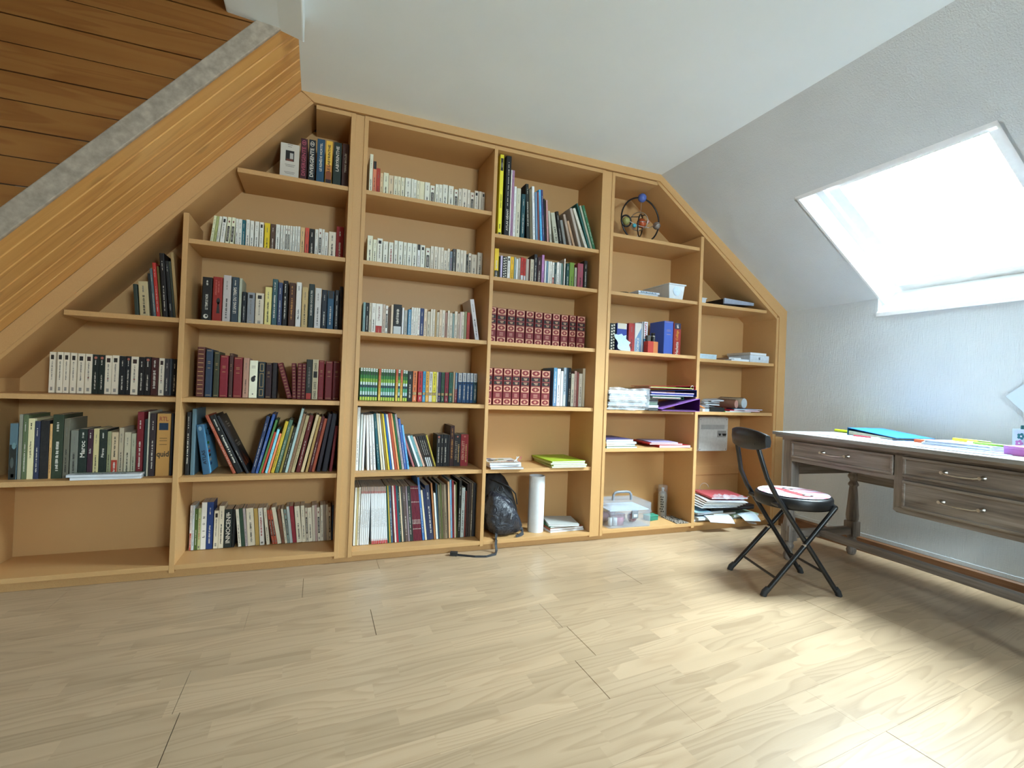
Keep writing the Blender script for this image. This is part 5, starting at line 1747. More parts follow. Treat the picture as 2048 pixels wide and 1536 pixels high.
flat_item('exercise_book', .20, .215, .006, lin('a8a0c8'), (2.11, .06, .608), -.16, 'lavender pad on top of the red notebooks in fifth bay', 'exercise book', 'notebooks in the fifth bay')

t = thing('craft_box', 'clear plastic carry box with grey handle and clasp, bottom of fifth bay', 'storage box', (1.765, .012, .0652), -.03)
w_, d_ = .335, .235
b = MB(); b.prism(rbox((.008, .006), (w_ - .008, d_ - .006), .02), 0, .004, 'z'); 
ou, inn = rbox((.006, .004), (w_ - .006, d_ - .004), .022), rbox((.0085, .0065), (w_ - .0085, d_ - .0065), .02)
def wallring(b, ou, inn, z0, z1):
    n = len(ou); vs = [(p[0], p[1], z) for z in (z0, z1) for p in ou] + [(p[0], p[1], z) for z in (z0, z1) for p in inn]
    for k in range(n):
        k2 = (k + 1) % n
        b.add([vs[k], vs[k2], vs[n + k2], vs[n + k]], [(0, 1, 2, 3)], 0, None, True); b.add([vs[2 * n + k2], vs[2 * n + k], vs[3 * n + k], vs[3 * n + k2]], [(0, 1, 2, 3)], 0, None, True)
        b.add([vs[n + k], vs[n + k2], vs[3 * n + k2], vs[3 * n + k]], [(0, 1, 2, 3)])
wallring(b, ou, inn, .004, .098); b.build('body', CLEAR, t)
b = MB(); wallring(b, rbox((0, -.002), (w_, d_ + .002), .024), inn, .092, .104); b.build('rim', CLEAR, t)
b = MB(); ou2, in2 = rbox((.004, .002), (w_ - .004, d_ - .002), .022), rbox((.007, .005), (w_ - .007, d_ - .005), .02)
wallring(b, ou2, in2, .104, .150); b.prism(ou2, .150, .155, 'z'); b.build('lid', CLEAR, t)
MB().box((.02, .02, .106), (w_ - .02, d_ - .02, .112)).build('tray', FROST, t)
MB().tube([(.095, .11, .155), (.097, .11, .19), (.108, .11, .205), (.13, .11, .21), (.20, .11, .21), (.222, .11, .205), (.233, .11, .19), (.235, .11, .155)], .0085, 10).build('handle', GREY_PLASTIC, t)
b = MB(); b.box((.168, -.010, .060), (.215, -.002, .112)); b.build('clasp', GREY_PLASTIC, t, bevel=.002)
MB().box((.178, -.0125, .070), (.205, -.010, .088)).build('clasp_window', colmat('c4ccd4'), t)
CONT = (('thread_spool', .05, .06, .014, .05, 'd8d8d4'), ('thread_spool', .085, .055, .014, .05, 'd0d0d0'), ('ribbon_roll', .12, .07, .034, .05, 'b85c74'), ('ribbon_roll', .185, .14, .03, .05, 'a84860'), ('yarn_ball', .25, .10, .034, 0, 'a84c58'), ('ribbon_roll', .12, .16, .03, .06, '8c5070'), ('yarn_ball', .06, .15, .034, 0, 'b8a0b8'))
for nm, x_, y_, r_, h_, c_ in CONT:
    if h_: b = MB().lathe([(r_ * .4, 0), (r_, 0), (r_, h_), (r_ * .4, h_)], (0, 0, 0), 16)
    else: b = MB().ball((0, 0, r_), r_, 0, None, 14)
    tag(b.build(nm, colmat(c_, .6), None, (1.765 + x_, .012 + y_, .0706)), {'d8d8d4': 'white thread spool at left front inside clear carry box', 'd0d0d0': 'white thread spool, second from left inside clear carry box', 'b85c74': 'pink ribbon roll right of white spools in clear carry box', 'a84860': 'deep pink ribbon roll near middle of clear carry box', 'a84c58': 'red yarn ball at right inside clear carry box', '8c5070': 'purple ribbon roll at back of clear carry box', 'b8a0b8': 'lilac yarn ball at left back of clear carry box'}[c_], 'craft supply', 'craft supplies in the clear box')
t = thing('spray_can', 'white spray can with clear cap at back of fifth bay bottom', 'spray can', (2.352, .225, .0652))
MB().lathe([(.030, 0), (.032, .004), (.032, .150), (.029, .162), (.018, .172), (.0, .174)], (0, 0, 0), 22).build('can', colmat('a8a49c', .35), t)
MB().lathe([(.008, .172), (.008, .186), (.010, .188), (.010, .200), (.0, .202)], (0, 0, 0), 14).build('nozzle', WHITE_PLASTIC, t)
MB().lathe([(.0325, .158), (.0325, .216), (.030, .219), (0, .219)], (0, 0, 0), 22).build('cap', CLEAR, t)
b = MB()
rr = random.Random(2)
for i in range(7):
    for j in range(2):
        a0 = math.radians(205 + 24 * j + rr.uniform(-8, 8)); z0 = .03 + .017 * i
        b.add([(.0324 * math.cos(a0 + q), .0324 * math.sin(a0 + q), z) for q, z in ((0, z0), (.28, z0), (.28, z0 + .011), (0, z0 + .008))], [(0, 1, 2, 3)], 0, lin('3c3834'))
b.build('label_print', PRINT, t)
t = thing('teal_case', 'small teal case beside spray can and clear carry box', 'case', (2.155, .11, .0652), .15)
MB().box((0, 0, 0), (.085, .06, .028)).build('base', colmat('2c7c68'), t, bevel=.003)
MB().box((-.002, -.002, .028), (.087, .062, .036)).build('lid', colmat('388c74'), t, bevel=.003)
t = thing('bead_mat', 'speckled bead mat lying at right on bottom shelf of fifth bay', 'mat', (2.300, .004, .0656), -.06)
MB().box((0, 0, 0), (.095, .19, .002)).build('backing', colmat('8c7c64'), t)
b = MB()
for i in range(16):
    for j in range(28):
        x_, y_ = .003 + i * .0059 + .002 * (j % 2), .003 + j * .0067
        b.lathe([(.0026, 0), (.0026, .0035), (.0012, .0045)], (x_, y_, .002), 5, 0, lin(rg.choice(('2c2824', '4c443c', 'a89c8c', 'b8ac9c'))))
q = b.build('beads', PRINT, t); q['kind'] = 'stuff'
t = thing('penknife', 'small dark teal penknife on bottom shelf by right upright of fifth bay', 'penknife', (2.375, .07, .0652), .3)
MB().box((0, 0, 0), (.038, .014, .009)).build('handle', colmat('1c3c40', .3), t, bevel=.002); MB().box((.004, .004, .009), (.034, .009, .0105)).build('blade', CHROME, t)

# --- sixth bay
t = thing('plastic_tub', 'little lidded plastic tub on top shelf of sixth bay by upright', 'tub', (2.51, .07, 1.5843))
b = MB(); tub(b, .05, .06, .05, .06, .040, .002, (0, 0)); b.build('body', FROST, t)
MB().box((-.034, -.009, .040), (.034, .059, .046)).build('lid', WHITE_PLASTIC, t, bevel=.002)
t = thing('laptop_case', 'slanting black and silver flat device on top shelf of sixth bay', 'device', (2.585, .05, 1.5845), 0)
b = MB(); b.prism([(0, .0), (.34, 0), (.37, .006), (.37, .010), (.04, .012)], .012, .22, 'y'); b.build('body', BLACK_VINYL, t)
b = MB(); b.prism([(.105, .020), (.385, .030), (.385, .050), (.105, .060)], 0, .012, 'y'); b.build('front_bar', colmat('a0a8b8', .3), t, bevel=.002)
b = MB(); b.prism([(.105, .0125), (.385, .030), (.385, .048), (.105, .056)], .0125, .22, 'y'); b.build('screen_lid', BLACK_VINYL, t)
t = thing('card_box', 'small white carton at left on second shelf of sixth bay', 'box', (2.452, .015, 1.1972), .03)
MB().box((0, 0, 0), (.155, .10, .026)).build('tray', colmat('b4c8d4', .5), t, bevel=.001); MB().box((-.001, -.001, .026), (.156, .101, .033)).build('lid', colmat('bcd0dc', .5), t, bevel=.001)
t = thing('phone_box', 'white device carton with grey fruit emblem at right in sixth bay', 'box', (2.93, .03, 1.1972), .0)
MB().box((0, 0, 0), (.185, .21, .022)).build('tray', colmat('ccd4dc', .4), t, bevel=.001); MB().box((-.001, -.001, .022), (.186, .211, .052)).build('lid', colmat('d0d8e0', .4), t, bevel=.001)
b = MB(); q = []
for i in range(24):
    a = 2 * math.pi * i / 24; r_ = .0105 * (1 - .12 * abs(math.cos(a)) ** 8 + .06 * math.cos(2 * a))
    x_, z_ = r_ * math.cos(a), r_ * 1.05 * math.sin(a)
    dx, dz = x_ - .0125, z_ - .001
    if math.hypot(dx, dz) < .0055: x_ -= .004
    if z_ > .008 and abs(x_) < .003: z_ -= .002
    q.append((.092 + x_, -.0014, .030 + z_))
b.add(q, [tuple(range(24))]); b.add([(.0925, -.0014, .0415), (.0955, -.0014, .043), (.098, -.0014, .047), (.0945, -.0014, .0455)], [(0, 1, 2, 3)])
b.build('emblem', colmat('6c7480'), t)
flat_item('booklet', .17, .21, .018, lin('c4bcb0'), (2.93, .028, 1.2508), .06, 'thin carton with dark squares lying on emblem carton in sixth bay', 'box', None, marks=lambda b, w, d, z: (quadz(b, w * .5, .0, w * .62, .02, z, DARK), quadz(b, w * .72, 0, w * .9, .02, z, DARK)))
flat_item('booklet', .10, .19, .030, lin('a8988c'), (2.79, .09, 1.1974), -.2, 'greyish box lying slanted left of emblem carton in sixth bay', 'box')
flat_item('booklet', .17, .07, .008, lin('c4d0dc'), (2.735, .012, 1.1974), .0, 'white folded leaflet before slanted box in sixth bay', 'leaflet', 'leaflets in the sixth bay')
flat_item('booklet', .15, .06, .006, lin('ccd8e0'), (2.765, .016, 1.206), .03, 'upper white leaflet touching emblem carton in sixth bay', 'leaflet', 'leaflets in the sixth bay')

# clutter shelf
z0 = .8294
def pen(name, L, r, col, loc, rz, label, tilt=0, cap=None, cat='pen', group=None):
    t = thing(name, label, cat, loc, rz, group); t.rotation_euler = (0, tilt, rz)
    MB().tube([(0, 0, r), (L * .68, 0, r)], r, 10).build('barrel', colmat(col, .3), t)
    MB().tube([(L * .68, 0, r), (L * .96, 0, r), (L, 0, r)], [r * 1.08, r * 1.0, r * .5], 10).build('cap', colmat(cap or col, .3), t)
    return t
pen('felt_pen', .09, .005, 'd07c24', (2.455, .06, z0 + .055), -.3, 'orange felt pen leaning beside glass jar in sixth bay', .45)
t = thing('glass_jar', 'small clear glass jar with wire catch on third shelf of sixth bay', 'jar', (2.545, .05, z0), 0)
MB().lathe([(.026, 0), (.03, .006), (.030, .05), (.024, .06), (.024, .068)], (0, 0, 0), 18).build('body', CLEAR, t)
MB().lathe([(.025, .068), (.026, .072), (.018, .085), (0, .09)], (0, 0, 0), 18).build('lid', CLEAR, t)
MB().tube([(.031 * math.cos(a * .4), .031 * math.sin(a * .4), .055) for a in range(16)], .0018, 6, closed=False).build('wire', colmat('8c8060', .3, 1.0), t)
t = thing('eraser_block', 'small white block before glass jar in sixth bay', 'eraser', (2.50, .018, z0), .05); MB().box((0, 0, 0), (.06, .03, .018)).build('block', WHITE_PLASTIC, t, bevel=.002); MB().box((.02, -.0006, -.0002 + .0004), (.06, .0306, .0186)).build('sleeve', colmat('a8b0b8'), t)
t = thing('spectacle_case', 'black rounded spectacle case lying in middle of sixth bay clutter', 'case', (2.575, .035, z0), -.06)
MB().prism([(0, .006), (.01, .0), (.12, 0), (.132, .008), (.128, .026), (.11, .032), (.02, .032), (.004, .022)], 0, .06, 'y', 0, None, True).build('shell', BLACK_VINYL, t, bevel=.004); MB().box((.01, -.001, .0165), (.122, .061, .018)).build('seam', BLACK_RUBBER, t)
for i, (x_, y_, r_, c_, lb) in enumerate(((2.565, .12, -.4, '3c4450', 'dark paper packet'), (2.60, .10, -.2, 'c4ccd4', 'white paper packet'), (2.61, .13, -.55, '5c5850', 'grey paper packet'), (2.64, .09, -.1, 'b8c0cc', 'pale paper packet'))):
    flat_item('paper_packet', .11, .09, .007, lin(c_), (x_, y_, z0 + .033 + .012 * i), r_, lb + ' in the heap behind black spectacle case', 'packet', 'packets behind the spectacle case', tilt=(.12, .06 - .04 * i))
def pencase(loc, rz, col, endc, L, r, label, pattern=None):
    t = thing('pencil_case', label, 'pencil case', loc, rz, 'cloth pencil cases')
    pts = [(0, q, r) for q in (0, .004, L * .3, L * .6, L - .004, L)]
    MB().tube(pts, [r * .93, r, r * 1.02, r, r, r * .93], 18).build('tube', pattern or colmat(col, .9), t)
    MB().tube([(0, -.002, r), (0, .0, r)], r * .93, 18).build('end_disc', colmat(endc, .8), t)
    MB().tube([(0, .006, 2 * r + .0005), (0, L - .006, 2 * r + .0005)], .0025, 6).build('zip', colmat('3c3028'), t)
pencase((2.845, .06, z0 + .026), .35, '7c5440', 'c08c7c', .19, .031, 'brown cloth pencil case with pink round end in sixth bay')
PATT = make_crinkle('printed brown cloth', (.42, .32, .22), .9, 0, 30, .4)
pencase((2.925, .065, z0 + .026), .22, '8c7458', 'b8c0c4', .20, .039, 'patterned cloth pencil case with pale round end in sixth bay', PATT)
for i, (c_, w_, x_, r_, lb) in enumerate((('5c9c44', .25, 2.70, .02, 'green folder lowest in colourful pile'), ('c42c50', .28, 2.745, -.03, 'pink folder in middle of colourful pile'), ('c8203c', .24, 2.79, .04, 'red folder second from top of colourful pile'), ('4c5c9c', .16, 2.90, -.04, 'dark blue folder at right of colourful pile'), ('6cb0d8', .09, 2.80, -.5, 'light blue card on top of colourful pile'))):
    flat_item('document_folder', w_, .19 if i < 4 else .06, .0058, lin(c_), (x_, .015 + .004 * i, z0 + (0, .006, .012, .018, .018)[i]), r_, lb + ' below the pencil cases', 'folder', 'coloured folders in the sixth bay')

t = thing('fuse_box', 'white electrical fuse box mounted on back board of sixth bay', 'fuse box', (2.66, .225, .522), 0)
b = MB(); b.prism(rbox((0, 0), (.282, .262), .012), .02, .083, 'y'); b.build('base', WHITE_PLASTIC, t)
b = MB(); b.prism(rbox((.003, .003), (.279, .259), .012), .0, .02, 'y'); b.build('cover', colmat('c9c8c4', .35), t, bevel=.002)
MB().box((.02, -.002, .166), (.245, .0, .200)).build('breaker_door', colmat('a8a8a6', .3), t)
MB().box((.178, -.003, .106), (.262, .0, .156)).build('switch_plate', colmat('98948e', .4), t)
for i, x_ in enumerate((.196, .232, .248)):
    MB().prism([(x_ - .009, .134), (x_ + .009, .134), (x_ + .003, .138 - .02), (x_ - .003, .138 - .02)], -.012, -.003, 'y').build('breaker_switch', BLACK_VINYL, t)
for x_, z_ in ((.015, .015), (.265, .015), (.015, .24), (.265, .24)):
    MB().tube([(x_, .0, z_), (x_, -.0015, z_)], .004, 10).build('screw', colmat('7c7c7a', .4), t)

# paper heap at the bottom of the sixth bay
def sheet(w, d, col, loc, rz, label, cat='paper', group='loose papers in the sixth bay', bend=.02, name='paper_sheet', mat=None, t=.0016, marks=True, sd=0, pitch=0):
    b = MB(); n = 8; r2 = random.Random(sd); vs = []
    for j in range(n + 1):
        for i in range(2):
            y = d * j / n
            vs.append((w * i, y, bend * (1 - y / d) ** 2 * (1 if i else .6) * -1 + bend))
    up = [(v[0], v[1], v[2] + t) for v in vs]
    fs = [(2 * j, 2 * j + 2, 2 * j + 3, 2 * j + 1) for j in range(n)]
    b.add(vs, fs, 0, col); b.add(up, [f[::-1] for f in fs], 0, col)
    rim = [0, 1] + [2 * j + 1 for j in range(1, n + 1)] + [2 * n] + [2 * j for j in range(n - 1, 0, -1)]
    m_ = len(rim)
    for k in range(m_):
        p, q = rim[k], rim[(k + 1) % m_]; b.add([vs[p], vs[q], up[q], up[p]], [(0, 1, 2, 3)], 0, col)
    if marks:
        for j in range(1, n - 1):
            if r2.random() < .8:
                x = w * .1; y = d * (j + .3) / n; z = bend - bend * (1 - y / d) ** 2 * .95 + t + .0012
                while x < w * .85:
                    l = r2.uniform(.008, .03); quadz(b, x, y, x + l, y + .003, z, lin('5c6470')); x += l + .006
    o = b.build(name, mat or PRINT, None, loc, (pitch, 0, rz))
    return tag(o, label, cat, group)
z0 = .0656
HEAP = (('b8b0a4', .26, .26, 2.454, .02, .0, 0, 'buff paper pile lowest at left of heap'), ('c4ccd0', .30, .26, 2.76, .02, .0, .04, 'white paper pile lowest at right of heap'), ('c8d0d8', .24, .25, 2.475, -.008, .0165, -.05, 'printed white sheaf at left front of heap'), ('b8a890', .22, .24, 2.62, .005, .033, .08, 'tan paper sheaf in middle of heap'), ('b0d0b0', .23, .24, 2.80, .0, .0165, -.03, 'pale green edged sheaf at right of heap'), ('d0d4d8', .24, .25, 2.48, .01, .049, .04, 'white sheaf second layer at left of heap'))
for i, (c_, w_, d_, x_, y_, dz, r_, lb) in enumerate(HEAP):
    def mk(b, w, d, z, i=i): scrib_flat(b, .02, .02, w - .03, d - .04, z, lin('5c6470'), 9, random.Random(i), .25)
    flat_item('paper_sheaf', w_, d_, .015, lin(c_), (x_, y_, z0 + dz), r_, lb + ', bottom of sixth bay', 'paper', 'paper heap in the sixth bay', marks=mk)
sheet(.14, .22, lin('98c4e0'), (2.455, .0, z0 + .065), .05, 'light blue card at left on paper heap in sixth bay', bend=.004, t=.003, sd=1, marks=False)
sheet(.20, .075, lin('c0c8d4'), (2.53, -.06, z0 - .004), -.1, 'printed sheet drooping over shelf front at left of heap', bend=.045, sd=2)
sheet(.17, .075, lin('c4d0d8'), (2.83, -.07, z0 - .012), .1, 'pale printed sheet drooping over shelf front at right of heap', bend=.05, sd=3)
sheet(.09, .11, (.8, .85, .9), (2.875, -.055, z0 - .03), .05, 'scrap of clear film hanging over shelf front under heap', 'plastic film', 'film on the paper heap', bend=.04, name='film_scrap', mat=FILM, marks=False, sd=4)
t = thing('laptop_sleeve', 'black padded sleeve under the pink folder in paper heap', 'sleeve', (2.605, .015, z0 + .0655), -.03)
MB().prism(rbox((0, 0), (.40, .26), .02), 0, .028, 'z').build('padding', BLACK_VINYL, t, bevel=.006); MB().tube([(.02, -.0015, .014), (.38, -.0015, .014)], .002, 6).build('zip', colmat('3c3c40'), t)
for i, c_ in enumerate(('c4c8cc', 'b8bcc0', 'd0d0cc', 'c0b8b0', 'ccd0d8')):
    sheet(.30, .25, lin(c_), (2.50 + .018 * i, .0 + .006 * i, z0 + .094 + .009 * i), -.1 - .05 * i, ('lowest', 'second', 'middle', 'fourth', 'uppermost')[i] + ' white sheet of fanned papers above black sleeve', bend=.006, t=.004, sd=20 + i, marks=False)
flat_item('plastic_folder', .28, .26, .012, lin('c85860'), (2.62, .03, z0 + .148), -.22, 'pinkish red plastic folder on top of paper heap in sixth bay', 'folder')
b = MB()
vs = []; n = 12
for i in range(n + 1):
    for j in range(7):
        u, v = i / n, j / 6
        vs.append((.24 * u, .10 * v, .012 * math.sin(u * 19 + v * 7) + .01 * math.sin(v * 11 - u * 5) + .02 * (1 - v)))
b.add(vs, [(i * 7 + j, (i + 1) * 7 + j, (i + 1) * 7 + j + 1, i * 7 + j + 1) for i in range(n) for j in range(6)], 0, None, True)
tag(b.build('film_sleeve', FILM, None, (2.63, -.03, z0 + .160), (0, .06, -.15)), 'crumpled clear film sleeve across front of pink folder in heap', 'plastic film', 'film on the paper heap')
b = MB(); b.tube([(.028 * math.cos(a * .45), .004 * a, .03 + .03 * math.sin(a * .45)) for a in range(12)], .0016, 6)
tag(b.build('film_loop', FILM, None, (2.72, .20, z0 + .162)), 'loop of clear film standing up behind pink folder in heap', 'plastic film', 'film on the paper heap')

# ------------------------------------------------------------------ desk, against the papered wall
DK = thing('writing_desk', 'grey washed oak writing desk with turned legs against papered wall', 'desk', (2.54, -.515, 0), math.radians(-94))
L, DP = 1.30, .62
pr = [(0, .728), (0.004, .738), (0.0, .744), (0.006, .75), (DP, .75), (DP, .722), (.02, .722)]
b = MB(); b.prism([(0, 0), (L, 0), (L, DP), (0, DP)], .730, .747, 'z'); b.build('tabletop', DESK_TOP, DK, bevel=.004)
b = MB(); b.prism([(.012, .012), (L - .012, .012), (L - .012, DP - .012), (.012, DP - .012)], .716, .730, 'z'); b.build('moulding', DESK_X, DK, bevel=.005)
b = MB()
for a, c_ in (((.022, .026), (L - .022, .030)), ((.022, DP - .03), (L - .022, DP - .026))): b.box((a[0], a[1], .7468), (c_[0], c_[1], .7474))
b.box((.022, .03, .7468), (.026, DP - .03, .7474)); b.box((L - .026, .03, .7468), (L - .022, DP - .03, .7474)); b.build('inlay_line', colmat('3c3430'), DK)
Y0 = .04
MB().box((.04, Y0, .700), (L - .04, Y0 + .02, .716)).build('top_rail', DESK_X, DK, bevel=.001)
MB().box((.108, Y0, .583), (.686, Y0 + .02, .607)).build('lower_rail', DESK_X, DK, bevel=.002)
MB().box((.68, Y0, .445), (.722, Y0 + .022, .716)).build('stile', DESK_Z, DK, bevel=.002)
MB().box((1.212, Y0, .445), (1.236, Y0 + .022, .716)).build('stile', DESK_Z, DK, bevel=.002)
MB().box((.722, Y0 + .002, .590), (1.212, Y0 + .022, .606)).build('mid_rail', DESK_X, DK, bevel=.001)
b = MB(); b.prism([(.70, .437), (1.236, .437), (1.236, .462), (.722, .462), (.70, .462), (.683, .452), (.683, .447)], Y0 - .004, Y0 + .024, 'y'); b.build('bottom_rail', DESK_X, DK, bevel=.002)
MB().box((.695, Y0 + .024, .445), (.712, DP - .04, .716)).build('drawer_side', DESK_Y, DK); MB().box((1.215, Y0 + .024, .445), (1.232, DP - .04, .716)).build('drawer_side', DESK_Y, DK)
MB().box((.712, Y0 + .03, .445), (1.215, DP - .04, .455)).build('drawer_floor', DESK_X, DK)
MB().box((.108, Y0 + .024, .59), (.69, DP - .06, .596)).build('drawer_floor', DESK_X, DK)
def drawer(x0, x1, z0, z1, hx0, hx1, hz):
    b = MB(); b.box((x0 + .004, Y0 - .006, z0 + .004), (x1 - .004, Y0 + .016, z1 - .004)); d = b.build('drawer', DESK_X, DK, bevel=.003)
    b = MB(); e = .012
    for a, c_ in (((x0, z0), (x1, z0 + e)), ((x0, z1 - e), (x1, z1)), ((x0, z0 + e), (x0 + e, z1 - e)), ((x1 - e, z0 + e), (x1, z1 - e))): b.box((a[0], Y0 - .012, a[1]), (c_[0], Y0 - .003, c_[1]))
    b.build('bead_moulding', DESK_X, d, bevel=.0025)
    b = MB(); b.tube([(hx0, Y0 - .030, hz), (hx0 + .02, Y0 - .040, hz - .004), ((hx0 + hx1) / 2, Y0 - .044, hz - .006), (hx1 - .02, Y0 - .040, hz - .004), (hx1, Y0 - .030, hz)], .0032, 8); b.build('handle', CHROME, d)
    for x_ in (hx0, hx1):
        MB().tube([(x_, Y0 - .006, hz), (x_, Y0 - .010, hz), (x_, Y0 - .012, hz), (x_, Y0 - .034, hz), (x_, Y0 - .036, hz)], [.010, .010, .005, .005, .007], 12).build('handle_rose', CHROME, d)
drawer(.112, .68, .607, .700, .317, .456, .660)
drawer(.724, 1.210, .607, .700, .896, 1.032, .655)
drawer(.724, 1.210, .462, .590, .890, 1.032, .528)
def turned_leg(x, y, blk):
    """square block above, turned baluster, block for the stretcher, turned foot"""
    lg = MB(); lg.box((x - .030, y - .030, blk), (x + .030, y + .030, .716)); lo = lg.build('leg', DESK_Z, DK, bevel=.003)
    top = blk
    prof = [(.030, top), (.026, top - .012), (.031, top - .02), (.031, top - .03), (.022, top - .042), (.019, top - .055), (.028, top - .07), (.029, top - .078), (.021, top - .088), (.024, top - .115), (.031, .62 * top - .02), (.035, .48 * top), (.033, .42 * top + .005), (.025, .33 * top + .03), (.022, .245), (.029, .235), (.031, .222), (.024, .212), (.03, .205)]
    MB().lathe(prof[::-1], (x, y, 0), 24).build('turning', DESK_Z, lo)
    MB().box((x - .031, y - .031, .115), (x + .031, y + .031, .205)).build('stretcher_block', DESK_Z, lo, bevel=.003)
    MB().lathe([(.016, 0), (.024, .008), (.028, .028), (.022, .05), (.019, .062), (.027, .075), (.03, .088), (.022, .1), (.028, .115)], (x, y, 0), 22).build('foot', DESK_Z, lo)
for x_, y_, blk in ((.075, .075, .40), (.075, DP - .05, .505), (L - .075, .075, .40), (L - .075, DP - .05, .505)):
    turned_leg(x_, y_, blk)
MB().box((.05, .105, .585), (.072, DP - .08, .716)).build('end_apron', DESK_Y, DK, bevel=.001); MB().box((.047, .105, .50), (.075, DP - .08, .575)).build('end_rail', DESK_Y, DK, bevel=.002)
MB().box((L - .072, .105, .585), (L - .05, DP - .08, .716)).build('end_apron', DESK_Y, DK, bevel=.001)
MB().box((.105, DP - .06, .455), (L - .105, DP - .035, .716)).build('back_apron', DESK_X, DK, bevel=.002)
MB().box((.055, .106, .128), (.095, DP - .081, .172)).build('stretcher', DESK_Y, DK, bevel=.003); MB().box((L - .095, .106, .128), (L - .055, DP - .081, .172)).build('stretcher', DESK_Y, DK, bevel=.003)
MB().box((.095, .285, .130), (L - .095, .330, .165)).build('stretcher', DESK_X, DK, bevel=.003)

# things on the desk; at() turns desk coordinates into room coordinates
RZ = math.radians(-94)
def at(x, y, z=.7476):
    return (2.54 + x * math.cos(RZ) - y * math.sin(RZ), -.515 + x * math.sin(RZ) + y * math.cos(RZ), z)
pen('highlighter', .19, .0085, 'c8dc20', at(.0, .50), RZ - .25, 'fat neon yellow highlighter at far end of desk', 0, 'd8ec40', 'highlighter')
pen('ballpoint_pen', .14, .005, '9c2c2c', at(.16, .53), RZ + .1, 'thin red ballpoint pen behind yellow highlighter on desk', 0, None, 'pen', 'pens on the desk')
t = thing('ring_binder', 'bright blue ring binder lying on desk under roof window', 'ring binder', at(.215, .33), RZ - .12)
bl, tl_ = colmat('1468a8', .35), colmat('145c74', .35)
b = MB(); b.prism([(0, 0), (.30, 0), (.30, .003), (0, .003)], 0, .24, 'y'); b.build('board', bl, t)
b = MB(); b.prism([(0, .040), (.30, .012), (.30, .015), (0, .043)], 0, .24, 'y'); b.build('board', bl, t)
MB().box((-.003, 0, 0), (0, .24, .043)).build('spine', tl_, t)
MB().prism([(.004, .004), (.27, .004), (.27, .010), (.004, .026)], .004, .225, 'y').build('papers', colmat('c4c8b0', .7), t)
pen('ballpoint_pen', .15, .0045, 'a83040', at(.30, .27), RZ - .05, 'long red pen lying before blue binder on desk', 0, 'd8d0d0', 'pen', 'pens on the desk')
flat_item('paper_sheaf', .29, .20, .002, lin('a4acb4'), at(.22, .10), RZ + .10, 'large white sheet lying flat at front of desk left half', 'paper', 'papers on the desk')
flat_item('paper_sheaf', .29, .20, .002, lin('a0a8b0'), at(.52, .12), RZ - .06, 'white sheet lying before orange box on desk', 'paper', 'papers on the desk')
flat_item('paper_sheaf', .30, .20, .0025, lin('98a8b8'), at(.74, .07), RZ + .03, 'bluish sheet at desk front before the pens', 'paper', 'papers on the desk')
flat_item('sticky_note_block', .13, .10, .016, lin('d85c34'), at(.565, .34), RZ - .1, 'bright orange note block right of blue binder on desk', 'note block', page=colmat('d86840', .6))
t = thing('paper_stack', 'fanned stack of white sheets on desk left of pencil pot', 'paper stack', at(.66, .23), RZ - .10)
for i in range(7):
    MB().box((.004 * i, .003 * (i % 3), .0036 * i), (.30 - .003 * i, .20, .0036 * i + .003)).build('sheet', colmat(('c4c8d8', 'd0d4dc')[i % 2], .7), t, None, (0, 0, .012 * i))
for i, (nm, Ln, r_, c_, x_, y_, rr_, cap, lb) in enumerate((('felt_pen', .16, .008, 'b4b424', .745, .33, -.12, '5c7c20', 'thick olive and yellow felt pen on white stack'), ('ballpoint_pen', .17, .0055, '7cae3c', .86, .27, -.2, '6c9c34', 'green pen pointing to pink box on white stack'), ('ballpoint_pen', .18, .0045, 'd8dcd8', .82, .30, -.15, None, 'slim white pen among green pens on desk'), ('ballpoint_pen', .17, .005, '8cc850', .70, .47, .05, '2c3838', 'green pen with black end lying near wall on desk'))):
    pen(nm, Ln, r_, c_, at(x_, y_, .7476 + (.0265 if i < 3 else 0)), RZ + rr_, lb, 0, cap, 'pen', 'pens on the desk')
t = thing('paper_box', 'pink paper box at right end of desk before pencil pot', 'box', at(1.005, .20), RZ - .05)
MB().box((0, 0, 0), (.12, .10, .026)).build('tray', colmat('c070b8', .5), t, bevel=.001); MB().box((-.001, -.001, .026), (.121, .101, .038)).build('lid', colmat('cc84c4', .5), t, bevel=.001)
flat_item('paper_sheaf', .14, .05, .006, lin('8cb4d8'), at(.86, .17), RZ + .02, 'small pale blue pad before white stack on desk', 'note pad', 'papers on the desk')
t = thing('pencil_pot', 'square pencil pot printed with teal and pink flowers on desk', 'pencil pot', at(.965, .33), RZ - .04)
w_ = .085
